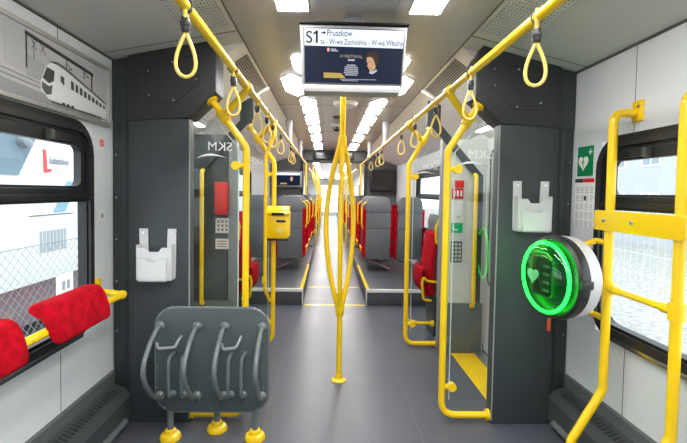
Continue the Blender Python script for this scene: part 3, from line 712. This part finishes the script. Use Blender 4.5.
t = thing('lean_rail', (-1.24, 1.2, .80), 'yellow tube rail carrying the red lean pads along the left window', 'handrail')
obj('tube', MB().tube(fillet([(-W+.006, 2.34, .83), (-1.235, 2.34, .812), (-1.235, 2.26, .812), (-1.235, -.4, .812)], .05), .019, 12), YEL, t)
obj('flange', MB().box(-W, -W+.008, 2.30, 2.38, .77, .90, .01), YEL, t)
obj('knob', MB().lathe([(0, -.03), (.02, -.027), (.026, 0), (.02, .022), (0, .026)], (-1.235, 2.33, .812), 'y'), YEL, t)
def pad(y0, y1, label):
    prof = [(-1.325, .905), (-1.30, .926), (-1.25, .93), (-1.212, .912), (-1.188, .87), (-1.165, .80), (-1.168, .765), (-1.185, .757), (-1.203, .772), (-1.214, .845), (-1.24, .880), (-1.275, .888), (-1.32, .885)]
    t = thing('lean_pad', (-1.23, (y0+y1)/2, .755), label, 'lean pad', 'red lean pads on the yellow rail')
    n = 16; rings = []
    for k in range(n+1):
        u = k/n; sc_ = 1-.4*(max(0, abs(u-.5)*2-.93)/.07)**2
        cx = sum(p[0] for p in prof)/len(prof); cz = sum(p[1] for p in prof)/len(prof)
        rings.append([(cx+(p[0]-cx)*sc_, y0+(y1-y0)*u, cz+(p[1]-cz)*(1-(1-sc_)*.25)) for p in prof])
    o = obj('cushion', MB().loft(rings), RED, t)
    o.modifiers.new('s', 'SUBSURF').levels = 1; o.modifiers['s'].render_levels = 2
    obj('back_bracket', MB().box(-1.265, -1.205, y0+.1, y0+.16, .80, .87, .005).box(-1.265, -1.205, y1-.16, y1-.1, .80, .87, .005), GREYM, t)
pad(1.69, 2.115, 'red upholstered lean pad on the yellow rail, farther one near the dark pillar')
pad(1.05, 1.545, 'red upholstered lean pad cut by the left picture edge, nearer one')

# ------------------------------------------------------------------ bicycle / ski rack
t = thing('bicycle_rack', (-.73, 2.33, 0), 'grey bicycle rack board with bowed tubes standing on yellow feet', 'bicycle rack')
yr = 2.31
obj('board', MB().prism(rrect(-1.04, -.422, .165, .745, .105, 8), 'y', yr, yr+.022, .004), mat('rack_grey', (.07, .088, .092), .36, bump=.03), t)
obj('board_edge', MB().tube([(p[0], yr+.011, p[1]) for p in rrect(-1.042, -.42, .163, .747, .106, 8)], .008, 8, closed=True), GREY_TUBE, t)
for x in (-1.014, -.812, -.66, -.452):
    prof = [(0, .648), (-.06, .640), (-.13, .600), (-.205, .53), (-.225, .47), (-.19, .40), (-.11, .31), (-.05, .265), (0, .258)]
    pts = fillet([(x, yr+d, z) for d, z in prof], .08, 4)
    obj('bowed_tube', MB().tube(pts, .0125, 12), GREY_TUBE, t)
    for z in (.648, .258): obj('bolt', MB().lathe([(.026, 0), (.026, -.008), (.014, -.02)], (x, yr, z), 'y', 16), GREY_TUBE, t)
for xa, xb in ((-.945, -.875), (-.625, -.555)):
    for x in (xa, xb):
        obj('inner_tube', MB().tube(fillet([(x, yr, .265), (x, yr-.06, .275), (x, yr-.07, .36), (x, yr-.06, .49), (x+.01, yr, .50)], .03), .0095, 10), GREY_TUBE, t)
        obj('bolt', MB().lathe([(.022, 0), (.022, -.008), (.012, -.02)], (x, yr, .265), 'y', 14), GREY_TUBE, t)
for x, m in ((-.93, -1), (-.60, -1)):
    w = .115 if x < -.8 else .095
    obj('hook', MB().tube(fillet([(x+.03, yr, .59), (x+.03, yr-.03, .585), (x+.012, yr-.045, .545), (x-w+.035, yr-.045, .535), (x-w+.03, yr-.045, .568)], .018), .008, 8), mat('hook_grey', (.38, .40, .41), .35, metal=.3), t)
for x in (-.99, -.735, -.48): 
    for z in (.735, .187): obj('screw', MB().cyl((x, yr-.004, z), (x, yr+.001, z), .006, 8), STEEL, t)
for x in (-1.03, -.44):
    for z in (.56, .42, .30): obj('screw', MB().cyl((x, yr-.004, z), (x, yr+.001, z), .006, 8), STEEL, t)
for x, y in ((-.968, 2.335), (-.728, 2.42), (-.493, 2.335)):
    l = obj('leg', MB().cyl((x, y, .01), (x, y, .20 if y < 2.4 else .5), .017, 14), GREY_TUBE, t)
    if y > 2.4: obj('brace', MB().cyl((x, y, .48), (x, yr+.02, .48), .014, 10), GREY_TUBE, t)
    obj('foot', MB().lathe([(.058, 0), (.058, .012), (.05, .026), (.033, .034), (.030, .05), (.022, .055)], (x, y, 0), n=24), YEL, l)

# ------------------------------------------------------------------ right wall: signs, defibrillator, yellow ladder frame
t = thing('defibrillator_sign', (W-.003, 2.40, 1.505), 'green sign with white heart and cross on the right wall', 'sign')
obj('board', MB().box(W-.004, W, 2.328, 2.47, 1.515, 1.685), GREENS, t)
def heart(cy, cz, k, n=36):
    o = []
    for i in range(n):
        u = 2*PI*i/n
        o.append((cy-k*16*math.sin(u)**3/16, cz+k*(13*math.cos(u)-5*math.cos(2*u)-2*math.cos(3*u)-math.cos(4*u))/16))
    return o
obj('heart', MB().prism(heart(2.413, 1.592, .047), 'x', W-.0055, W-.0035), SIGNW, t)
obj('bolt_mark', MB().prism([(2.415, 1.622), (2.404, 1.590), (2.414, 1.592), (2.408, 1.560), (2.426, 1.598), (2.416, 1.597)], 'x', W-.0068, W-.005), GREENS, t)
obj('cross', MB().box(W-.0055, W-.0035, 2.346, 2.354, 1.633, 1.667).box(W-.0055, W-.0035, 2.334, 2.366, 1.646, 1.654), SIGNW, t)
t = thing('instruction_notice', (W-.003, 2.39, 1.22), 'white instruction notice with red header below the green heart sign', 'notice')
obj('sheet', MB().box(W-.004, W, 2.30, 2.485, 1.225, 1.50), SIGNW, t)
obj('header', MB().box(W-.0052, W-.0035, 2.305, 2.40, 1.478, 1.50), REDP, t)
obj('header', MB().box(W-.0052, W-.0035, 2.405, 2.485, 1.478, 1.50), SIGNK, t)
q = MB(); rr_ = random.Random(3)
for i in range(4):
    for k in range(5):
        yy = 2.47-i*.043; zz = 1.44-k*.048
        q.tube([(W-.004, yy-.012+.010*math.cos(a*PI/4), zz+.011*math.sin(a*PI/4)) for a in range(8)], .0018, 4, closed=True)
        q.box(W-.0052, W-.0035, yy-.026, yy-.002, zz-.021, zz-.018)
obj('print', q, mat('notice_ink', (.35, .3, .3), .5), t)
obj('pictogram', MB().box(W-.0055, W-.0035, 2.375, 2.395, 1.375, 1.40), SIGNK, t)

ac = (0, 2.11, .985)
t = thing('defibrillator_cabinet', (1.05, 2.11, .77), 'round wall defibrillator cabinet with green lit dome beside the right window', 'defibrillator')
obj('base', MB().lathe([(.0, 1.178), (.185, 1.178), (.203, 1.16), (.210, 1.12), (.208, 1.085)], ac, 'x', 48), WHITEP, t)
obj('rim', MB().lathe([(.18, 1.035), (.20, 1.038), (.211, 1.05), (.214, 1.072), (.210, 1.095), (.18, 1.095)], ac, 'x', 48), BLACKP, t)
obj('mounting_plate', MB().lathe([(.10, 1.178), (.10, 1.2)], ac, 'x', 24), GREYM, t)
dp = [(0, .945), (.05, .947), (.10, .955), (.14, .967), (.17, .985), (.187, 1.005), (.195, 1.03), (.199, 1.06)]
DOME = bpy.data.materials.new('green_dome'); DOME.use_nodes = True; MATS['green_dome'] = DOME
nt = DOME.node_tree; nt.nodes.clear()
o_ = nt.nodes.new('ShaderNodeOutputMaterial'); mx = nt.nodes.new('ShaderNodeMixShader'); tr = nt.nodes.new('ShaderNodeBsdfTransparent'); gl = nt.nodes.new('ShaderNodeBsdfGlossy'); fr_ = nt.nodes.new('ShaderNodeFresnel')
tr.inputs['Color'].default_value = (.42, .90, .55, 1); gl.inputs['Roughness'].default_value = .03; gl.inputs['Color'].default_value = (.8, 1, .9, 1); fr_.inputs['IOR'].default_value = 1.5
ge = nt.nodes.new('ShaderNodeNewGeometry'); iv = nt.nodes.new('ShaderNodeMath'); iv.operation = 'SUBTRACT'; iv.inputs[0].default_value = 1
mu = nt.nodes.new('ShaderNodeMath'); mu.operation = 'MULTIPLY'
nt.links.new(ge.outputs['Backfacing'], iv.inputs[1]); nt.links.new(iv.outputs[0], mu.inputs[0]); nt.links.new(fr_.outputs[0], mu.inputs[1])
nt.links.new(mu.outputs[0], mx.inputs[0]); nt.links.new(tr.outputs[0], mx.inputs[1]); nt.links.new(gl.outputs[0], mx.inputs[2]); nt.links.new(mx.outputs[0], o_.inputs[0])
dome = obj('dome', MB().lathe(dp, ac, 'x', 48), DOME, t)
ringp = [(1.008, ac[1]+.176*math.cos(a*PI/24), ac[2]+.176*math.sin(a*PI/24)) for a in range(48)]
obj('light_ring', MB().tube(ringp, .008, 8, closed=True), emis('green_led', (.010, 1., .035), 14.), t)
obj('inner_plate', MB().lathe([(0, 1.05), (.17, 1.05), (.175, 1.06)], ac, 'x', 40), mat('inner_green', (.0, .10, .045), .35), t)
dev = obj('device', MB().prism(rrect(2.03, 2.19, .89, 1.09, .03), 'x', .985, 1.045, .012), mat('device_dark', (.015, .03, .025), .35), t)
obj('heart', MB().prism(heart(2.165, .985, .042), 'x', .978, .985), OFFW, dev)
q = MB()
for k in range(4): q.box(.979, .985, 2.045, 2.085, .92+k*.04, .932+k*.04)
obj('print', q, mat('device_glint', (.12, .2, .12), .4), dev)  # dim marks painted on for the scattered reflections in the dome
obj('handle', MB().tube(fillet([(.99, 2.04, 1.08), (.98, 2.06, 1.11), (.98, 2.16, 1.11), (.99, 2.18, 1.08)], .02), .008, 8), mat('device_strap', (.25, .3, .15), .5), dev)
obj('hinge', MB().box(1.04, 1.10, ac[1]-.222, ac[1]-.205, .965, 1.005, .004), BLACKP, t)
t.rotation_euler = (0, 0, math.radians(9))
obj('seal_tag', MB().box(1.045, 1.06, 2.12, 2.13, .70, .765, .003).cyl((1.06, 2.125, .76), (1.06, 2.125, .785), .004, 8), mat('tag_red', (.6, .05, .02), .5), t)

t = thing('ladder_frame', (1.25, 1.82, 0), 'yellow tubular ladder frame standing before the right window', 'ladder frame')
XL = 1.265
for yy, nm in ((2.005, 'far'), (1.595, 'near')):
    pth = fillet([(W-.004, yy, 1.80), (XL, yy, 1.80), (XL, yy, .45), (1.12, yy, .20), (1.08, yy, .0)], .075, 8)
    po = obj('post', MB().tube(pth, .0205, 14), YEL, t)
    obj('flange', MB().box(W-.008, W, yy-.045, yy+.03, 1.76, 1.86, .008), YEL, po)
    obj('screw', MB().cyl((W-.014, yy-.02, 1.83), (W-.007, yy-.02, 1.83), .008, 10), STEEL, po)
    obj('foot', MB().lathe([(.05, 0), (.05, .008), (.028, .02), (.022, .04)], (1.08, yy, 0)), YEL, po)
pl = obj('cross_plate', MB().prism(rrect(1.54, 2.075, 1.235, 1.332, .012), 'x', XL-.032, XL-.019, .002), YEL, t)
for yy in (2.0, 1.815): obj('screw', MB().lathe([(.011, 0), (.011, -.004), (.006, -.006)], (XL-.032, yy, 1.285), 'x', 12), STEEL, pl)
obj('cross_bar', MB().cyl((XL, 1.595, .955), (XL, 2.005, .955), .0155, 12), YEL, t)
for yy in (2.005, 1.595): obj('clamp', MB().cyl((XL, yy, .92), (XL, yy, .99), .029, 16).cyl((XL, yy, .955), (XL, yy+(-.07 if yy > 1.8 else .07), .955), .021, 12), YEL, t)
for zz in (1.175, .80): obj('side_bracket', MB().tube([(XL, 2.005, zz), (XL, 2.10, zz), (1.17, 2.13, zz+.03 if zz < 1 else 1.13)], .015, 10), YEL, t)

# ------------------------------------------------------------------ seats
def make_seat(aisle=True):
    """passenger seat facing +Y, origin under the back on the platform"""
    t = thing('passenger_seat', (0, 0, 0), 'x', 'seat')
    def slab(w, zz, yy, th, r):
        rings = []
        for i, (z, y) in enumerate(zip(zz, yy)):
            wi = w[i] if isinstance(w, list) else w
            rings.append([(px, y+py, z) for px, py in rrect(-wi, wi, 0, th, r, 3)])
        return MB().loft(rings)
    obj('back_cushion', slab(.23, [.22, .25, .6, .88, .93, .95], [.03, .025, .0, -.03, -.035, -.03], .085, .035), RED, t)
    obj('back_shell', slab(.185, [.20, .22, .65, .66], [-.012, -.012, -.045, -.04], .05, .012), SEATD, t)
    obj('back_shell', slab(.185, [.665, .67, .90, .905], [-.045, -.047, -.068, -.062], .05, .012), SEATG, t)
    obj('headrest', slab([.185, .188, .186, .172, .146, .10], [.91, .92, 1.02, 1.09, 1.125, 1.14], [-.07, -.075, -.08, -.07, -.055, -.03], .11, .035), SEATG, t)
    obj('seat_cushion', MB().prism([(.10, .235), (.48, .26), (.54, .30), (.52, .345), (.30, .335), (.10, .32)], 'x', -.225, .225, .02), RED, t)
    obj('underframe', MB().box(-.2, .2, .08, .5, .19, .24, .01), mat('underframe_grey', (.06, .065, .07), .5), t)
    obj('strut', MB().tube([(-.17, .16, .19), (.21, .16, .02)], .017, 8), mat('strut_grey', (.25, .27, .28), .4), t)
    if not aisle: return t
    hp = fillet([(-.225, .02, .66), (-.25, -.02, .72), (-.25, -.03, 1.0), (-.19, -.03, 1.06), (-.15, -.03, 1.02)], .05)
    obj('grab_handle', MB().tube(hp, .012, 10), YEL, t)
    obj('armrest_loop', MB().tube(fillet([(-.225, .05, .36), (-.245, .07, .36), (-.245, .30, .38), (-.235, .32, .30), (-.225, .30, .27)], .04), .011, 8), YEL, t)
    return t
seat = make_seat()
mir = None
def make_mirror(src):
    m = copy_tree(src); 
    for ch in m.children:
        if ch.name.startswith(('grab_handle', 'armrest', 'strut')):
            me = ch.data.copy(); me.transform(Matrix.Scale(-1, 4, (1, 0, 0))); me.flip_normals(); ch.data = me
    return m
seatM = make_mirror(seat)
placed = {'a': 0, 'b': 0}
def place(x, y, z, rot, label, inner, group):
    src, key = (seat, 'a') if inner else (seatM, 'b')
    if not placed[key]:
        placed[key] = 1; o = src; o.location = (x, y, z); o.rotation_euler = (0, 0, rot); o['label'] = label; o['group'] = group
    else: o = dup(src, (x, y, z), label, rot, group)
    return o
plain = make_seat(False); plainM = copy_tree(plain)
for ch in plainM.children:
    if ch.name.startswith('strut'):
        me = ch.data.copy(); me.transform(Matrix.Scale(-1, 4, (1, 0, 0))); me.flip_normals(); ch.data = me
def place_plain(x, y, z, rot, label, inner, group):
    key = 'c' if inner else 'd'; src = plain if inner else plainM
    if key not in placed:
        placed[key] = 1; o = src; o.location = (x, y, z); o.rotation_euler = (0, 0, rot); o['label'] = label; o['group'] = group
    else: o = dup(src, (x, y, z), label, rot, group)
    return o
for s, side in ((1, 'right'), (-1, 'left')):
    G = 'seats on the raised platforms'
    # backs to the camera; handle sits on the aisle side
    place(s*.66, 6.3, .2, 0, f'grey backed red seat with its back to the camera, aisle side on the {side} platform', s > 0, G)
    place_plain(s*1.135, 6.3, .2, 0, f'grey backed red seat with its back to the camera, window side on the {side} platform', s > 0, G)
    place(s*.66, 8.75, .2, PI, f'red seat facing the camera on the {side} aisle side by the end bulkhead', s < 0, G)
    place_plain(s*1.135, 8.75, .2, PI, f'red seat facing the camera by the window at the {side} end bulkhead', s < 0, G)
    place(s*.66, 7.15, .2, PI if False else 0, f'second row red seat facing away on the {side} aisle side of the platform', s > 0, G)

# tip-up seats beyond the doors, backs to the side walls
def tipup(s):
    t = thing('tip_up_seat', (s*.98, 4.2, 0), f'red tip-up seat with yellow handle behind the {"right" if s > 0 else "left"} far glass screen', 'seat', 'tip-up seats')
    def P(pts): return [(s*(p[0]*.72+.28), .36+(p[1]-.36)*.93) for p in pts]
    obj('back_cushion', MB().prism(P([(.855, .42), (.83, .50), (.85, .72), (.905, 1.05), (.94, 1.08), (.97, 1.04), (.93, .75), (.93, .42)]), 'y', 4.0, 4.42, .02), RED, t)
    obj('seat_cushion', MB().prism(P([(.76, .45), (.73, .56), (.75, .68), (.78, .70), (.825, .52), (.86, .43), (.84, .39)]), 'y', 4.02, 4.40, .02), RED, t)
    obj('back_shell', MB().prism(P([(.935, .40), (.94, .78), (.975, 1.1), (.99, 1.14), (1.06, 1.15), (1.10, .38)]), 'y', 3.98, 4.44, .015), GREYM, t)
    obj('headrest', MB().prism(P([(.945, 1.09), (.94, 1.18), (.97, 1.25), (1.03, 1.25), (1.06, 1.15), (.99, 1.10)]), 'y', 4.0, 4.42, .02), RED if s < 0 else SEATG, t)
    obj('pedestal', MB().box(s*.95, s*1.12, 4.05, 4.37, 0, .40, .01), GREYD, t)
    obj('grab_handle', MB().tube(fillet([(s*.985, 3.99, .92), (s*.94, 3.97, .93), (s*.935, 3.97, 1.08), (s*.98, 3.97, 1.2), (s*1.04, 3.97, 1.15), (s*1.045, 3.99, 1.08)], .05), .014, 10), YEL, t)
    obj('armrest_loop', MB().tube(fillet([(s*.96, 3.99, .55), (s*.86, 3.98, .56), (s*.83, 3.98, .60), (s*.815, 3.98, .54), (s*.83, 3.98, .38), (s*.91, 3.99, .37)], .04), .012, 10), YEL, t)
tipup(1); tipup(-1)
# low yellow foot rails joining the far screens
for s in (-1, 1):
    r = thing('foot_rail', (s*.78, 4.0, .06), f'low yellow curved rail at the floor behind the {"right" if s > 0 else "left"} far glass screen', 'rail')
    obj('tube', MB().tube(fillet([(s*.63, 3.83, .20), (s*.66, 4.0, .18), (s*.80, 4.02, .14), (s*.93, 4.02, .14)], .08), .017, 10), YEL, r)
    obj('flange', MB().cyl((s*.92, 4.02, .14), (s*.945, 4.02, .14), .03, 14), YEL, r)

# ------------------------------------------------------------------ end bulkhead with gangway opening
ox0, ox1, oz = -.64, .68, 2.03
struct('wall_far', MB().box(-W, ox0, YE, YE+.12, 0, 2.32).box(ox1, W, YE, YE+.12, 0, 2.32).box(ox0, ox1, YE, YE+.12, oz, 2.32), mat('bulkhead_grey', (.10, .105, .11), .4))
struct('trim_11', MB().box(ox0-.05, ox0+.01, YE-.03, YE, 0, oz+.03, .005).box(ox1-.01, ox1+.05, YE-.03, YE, 0, oz+.03, .005).box(ox0-.05, ox1+.05, YE-.03, YE, oz, oz+.05, .005), GREYU)
t = thing('led_display', (0, YE-.08, 2.1), 'dark line display above the gangway opening', 'display')
obj('housing', MB().box(-.42, .44, YE-.09, YE, 2.10, 2.25, .008), BLACKP, t); obj('screen', MB().box(-.38, .40, YE-.094, YE-.089, 2.115, 2.235), mat('led_black', (.01, .012, .02), .12), t)
t = thing('information_monitor', (-.94, YE-.1, 1.48), 'small silver framed monitor on the end bulkhead left of the gangway', 'monitor')
obj('housing', MB().box(-1.24, -.66, YE-.12, YE, 1.49, 1.84, .012), SILV, t); s2 = obj('screen', MB().box(-1.20, -.70, YE-.126, YE-.119, 1.53, 1.80), emis('screen_navy', (.012, .028, .075), .9), t)
obj('banner', MB().box(-1.20, -.70, YE-.129, YE-.125, 1.745, 1.80), MATS['screen_white'], s2); obj('gold_bar', MB().box(-1.12, -.98, YE-.129, YE-.125, 1.55, 1.58), GOLD, s2)
obj('portrait_patch', MB().prism(ell(-.88, 1.665, .03, .05), 'y', YE-.129, YE-.125), MATS['screen_skin'], s2)
t = thing('information_monitor', (1.05, YE-.1, 1.42), 'switched off black monitor on the end bulkhead right of the gangway', 'monitor')
obj('housing', MB().box(.80, 1.34, YE-.12, YE, 1.43, 1.90, .012), BLACKP, t); obj('screen', MB().box(.83, 1.31, YE-.126, YE-.119, 1.47, 1.87), mat('screen_off', (.02, .016, .014), .12), t)

# ------------------------------------------------------------------ next coach seen through the gangway
struct('wall_left', MB().box(-W-.05, -W, YE+.12, YF, 0, .85).box(-W-.05, -W, YE+.12, YF, 1.75, 2.2), WALLM)
struct('wall_right', MB().box(W, W+.05, YE+.12, YF, 0, .85).box(W, W+.05, YE+.12, YF, 1.75, 2.2), WALLM)
struct('ceiling', MB().box(-W, W, YE+.12, YF, 2.2, 2.24), mat('far_ceiling', (.62, .61, .60), .3, metal=.2))
struct('wall_far', MB().box(-W-.05, -1.1, YF, YF+.05, 0, 2.24).box(1.1, W+.05, YF, YF+.05, 0, 2.24).box(-1.1, 1.1, YF, YF+.05, 0, .2).box(-1.1, 1.1, YF, YF+.05, 1.8, 2.24).box(-1.1, -.5, YF, YF+.05, .2, 1.8).box(.5, 1.1, YF, YF+.05, .2, 1.8), mat('far_end_white', (.75, .76, .78), .4))
struct('window_11', MB().box(-.5, .5, YF+.02, YF+.026, .2, 1.8), WGLASS)
n = 5
for s in (-1, 1):
    for k in range(3):
        a = YE+.12+k*5.6
        w = struct(f'window_{n}', MB().box(s*(W+.01), s*(W+.016), a, min(YF, a+5.3), .85, 1.75), WGLASS); n += 1
        struct('trim_12', MB().box(s*(W-.005), s*(W+.05), a+5.3, a+5.6, .85, 1.75), BLACKR)
nn = ['first', 'second', 'third', 'fourth', 'fifth', 'sixth', 'seventh', 'eighth', 'ninth']
for s, side in ((-1, 'left'), (1, 'right')):
    G = 'seats in the next coach'
    for k in range(8):
        y = 10.3+k*1.75; rot = PI if k % 2 == 0 else 0
        inner = (s > 0) if rot == 0 else (s < 0)
        place(s*.655, y, .12, rot, f'{nn[k]} red aisle seat beyond the gangway on the {side}', inner, G)
        place_plain(s*1.135, y, .12, rot, f'{nn[k]} red window seat beyond the gangway on the {side}', inner, G)
    struct('floor', MB().box(s*.44, s*1.375, 9.9, YF, 0, .12), MATS['platform_grey'])
    r = thing('overhead_rail', (s*.55, 17, 1.9), f'yellow overhead rail in the next coach, {side} of its aisle', 'handrail', 'overhead rails')
    obj('tube', MB().cyl((s*.55, YE+.3, 1.93), (s*.55, 24.5, 1.93), .02, 10), YEL, r)
    for y in (9.6, 12.5, 15.5, 18.5, 21.5): obj('ceiling_bracket', MB().cyl((s*.55, y, 1.93), (s*.55, y, 2.2), .018, 8), YEL, r)
    for k, y in enumerate((11.2, 13.8, 16.4, 19.0)):
        p = thing('grab_pole', (s*.40, y, 0), f'{nn[k]} yellow pole beside the far coach aisle on the {side}', 'pole', 'poles in the next coach')
        obj('tube', MB().tube(fillet([(s*.40, y, 0), (s*.40, y, 1.45), (s*.55, y, 1.93)], .1), .019, 10), YEL, p)
    for k in range(5):
        y = 9.7+k*3.1
        t = thing('ceiling_light', (s*.45, y+1.3, 2.19), f'{nn[k]} long ceiling light in the next coach on the {side}', 'ceiling light', f'{side} lights of the next coach')
        obj('diffuser', MB().box(s*.36, s*.52, y, y+2.6, 2.188, 2.199), LAMP, t); obj('frame', MB().tube([(s*.36, y, 2.195), (s*.52, y, 2.195), (s*.52, y+2.6, 2.195), (s*.36, y+2.6, 2.195)], .005, 6, closed=True), SILV, t)

# ------------------------------------------------------------------ outside, left: neighbouring train, fence, ground
GR = mat('ballast', (.34, .33, .315), .9, noise=.35, nscale=9)
struct('ground', MB().box(-40, -1.6, -20, 60, -.85, -.75).box(1.6, 40, -20, 60, -.85, -.75), GR)
t = thing('neighbouring_train', (-4.6, 5.5, -.75), 'white train with pale blue stripes standing on the next track outside the left window', 'train')
xt = -4.0
TW = mat('train_white', (.64, .65, .665), .35)
obj('body', MB().prism([(xt, .12), (xt, 2.2), (xt-.25, 2.75), (xt-.8, 3.0), (xt-2.0, 3.0), (xt-2.6, 2.6), (xt-2.8, 2.2), (xt-2.8, .12)], 'y', 2.2, 22.), TW, t)
obj('underframe', MB().box(xt-2.7, xt-.12, 2.5, 21.8, -.45, .13), mat('under_purple', (.20, .14, .17), .6), t)
BLUEW = mat('train_glass', (.16, .22, .27), .12)
obj('cab_window', MB().prism([(4.55, 1.55), (5.36, 1.55), (5.75, 2.15), (4.55, 2.15)], 'x', xt-.01, xt+.012), BLUEW, t)
obj('cab_trim', MB().prism([(4.70, 1.68), (4.95, 1.68), (5.0, 2.1), (4.70, 2.1)], 'x', xt+.005, xt+.018), mat('cab_panel', (.7, .62, .5), .5), t)
obj('cab_mirror', MB().prism([(xt + .10*0 + p[0]*0 + 0, 0) for p in []] or ell(5.42, 1.97, .10, .06, -.3), 'x', xt+.01, xt+.10, .01), mat('mirror_grey', (.22, .24, .27), .3), t)
obj('stripe', MB().prism([(6.03, 1.05), (6.30, 1.05), (6.60, 1.50), (6.36, 1.50)], 'x', xt-.01, xt+.008), mat('stripe_blue', (.22, .38, .48), .4), t)
obj('stripe', MB().prism([(4.6, 1.12), (4.95, 1.22), (5.20, 1.38), (4.6, 1.36)], 'x', xt-.01, xt+.008), MATS['stripe_blue'], t)
obj('door_window', MB().prism(rrect(7.4, 7.9, 1.35, 2.0, .05), 'x', xt-.01, xt+.012), mat('far_glass', (.2, .3, .36), .15), t)
obj('joint_line', MB().box(xt, xt+.006, 5.55, 6.5, 1.015, 1.025), SIGNK, t)
q = MB()
for a in range(8): q.box(xt, xt+.006, 5.75+a*.075, 5.80+a*.075, .50, .80)
obj('grille', q, mat('grille_pale', (.34, .36, .39), .5), t)
RL = mat('logo_red', (.78, .06, .06), .4)
obj('logo', MB().prism([(5.83, 1.93), (5.89, 1.91), (5.91, 1.66), (6.0, 1.66), (5.985, 1.62), (5.85, 1.60), (5.84, 1.65)], 'x', xt, xt+.01), RL, t)
text('lettering', 'lubelskie', .15, mat('logo_text', (.04, .05, .09), .5), t, (xt+.012, 5.945, 1.735), (0, 1, 0), (0, 0, 1), sx=.85)
q = MB().box(xt, xt+.01, 6.0, 6.28, 1.655, 1.672); obj('print', q, mat('logo_pink', (.8, .5, .5), .5), t)
t = thing('wire_fence', (-2.5, 4.0, -.75), 'chain link fence with thin grey wires between the trains outside the left window', 'fence')
WIRE = mat('wire_grey', (.24, .26, .28), .5)
q = MB()
st = .085
k = -22
y_a, y_b, z_a, z_b = 1.6, 6.4, -.2, .92
for i in range(int((y_b-y_a+z_b-z_a)/st)+2):
    c = y_a-(z_b-z_a)+i*st
    for sg in (1, -1):
        # line y = c + (z - z_a) or mirrored, clipped to the panel
        pts = []
        for z in (z_a, z_b):
            y = c+(z-z_a) if sg > 0 else c+(z_b-z)
            pts.append((y, z))
        (ya, za), (yb, zb_) = pts
        def cut(y):
            u = (y-ya)/(yb-ya); return za+u*(zb_-za)
        lo, hi = min(ya, yb), max(ya, yb)
        L0, L1 = max(lo, y_a), min(hi, y_b)
        if L1-L0 > .02: q.tube([(-2.5, L0, cut(L0)), (-2.5, L1, cut(L1))], .0022, 4)
obj('mesh', q, WIRE, t)
obj('top_wire', MB().cyl((-2.5, y_a, z_b), (-2.5, y_b, z_b), .004, 6), WIRE, t)
for y in (1.9, 4.6): obj('post', MB().cyl((-2.5, y, -.75), (-2.5, y, .94), .02, 8), WIRE, t)
t = thing('fence_plate', (-2.47, 3.85, .45), 'small white plate hanging on the chain link fence outside', 'plate')
obj('plate', MB().box(-2.49, -2.47, 3.72, 3.95, .42, .62, .01), OFFW, t); obj('print', MB().box(-2.471, -2.466, 3.78, 3.82, .48, .56).box(-2.471, -2.466, 3.85, 3.89, .48, .56), mat('plate_print', (.3, .3, .32), .5), t)
tag(obj('weeds', MB().box(-3.8, -2.7, 2.5, 7.5, -.75, -.55), mat('dry_grass', (.45, .40, .20), .9, noise=.5, nscale=14)), 'dry yellowish grass strip beyond the chain link fence', 'grass', kind='stuff')

# ------------------------------------------------------------------ outside, right: pale building, panel fence
t = thing('office_building', (16, 14, -.75), 'pale building with rows of windows seen through the right window', 'building')
obj('facade', MB().box(14, 20, 2, 40, -.75, 9.), mat('facade_pale', (.40, .415, .43), .6), t)
PANE = mat('facade_glass', (.20, .25, .29), .2)
for i in range(9):
    for k in range(3):
        a = 5.+i*2.1; z = .35+k*2.4
        wv = obj('window', MB().box(13.97, 14.02, a, a+1.1, z, z+1.25), OFFW, t); obj('pane', MB().box(13.955, 13.975, a+.08, a+.5, z+.08, z+1.17).box(13.955, 13.975, a+.6, a+1.02, z+.08, z+1.17), PANE, wv)
t = thing('panel_fence', (4.2, 5, -.75), 'pale grey wire panel fence along the track outside the right window', 'fence')
q = MB()
for k in range(60): q.cyl((4.2, 2.+k*.12, -.55), (4.2, 2.+k*.12, 1.25), .0028, 4)
for k in range(7): q.cyl((4.2, 2., -.5+k*.28), (4.2, 9.1, -.5+k*.28), .004, 4)
obj('mesh', q, mat('fence_pale', (.58, .60, .62), .5), t)
for y in (2.0, 4.4, 6.8, 9.1): obj('post', MB().box(4.17, 4.23, y-.03, y+.03, -.75, 1.3), MATS['fence_pale'], t)
tag(obj('paving_kerb', MB().box(3.2, 3.9, 1.5, 9, -.75, -.45, .02), mat('kerb_brown', (.42, .36, .30), .8, noise=.3, nscale=20)), 'brownish platform kerb below the pale fence outside the right window', 'kerb')

# ------------------------------------------------------------------ light
wd = bpy.data.worlds.new('sky'); sc.world = wd; wd.use_nodes = True
bg = wd.node_tree.nodes['Background']; bg.inputs['Color'].default_value = (.93, .97, 1., 1); bg.inputs['Strength'].default_value = 3.0

sc.view_settings.view_transform = 'Standard'; sc.view_settings.look = 'None'; sc.view_settings.gamma = 1; sc.view_settings.use_curve_mapping = False
sc.view_settings.exposure = 0.36
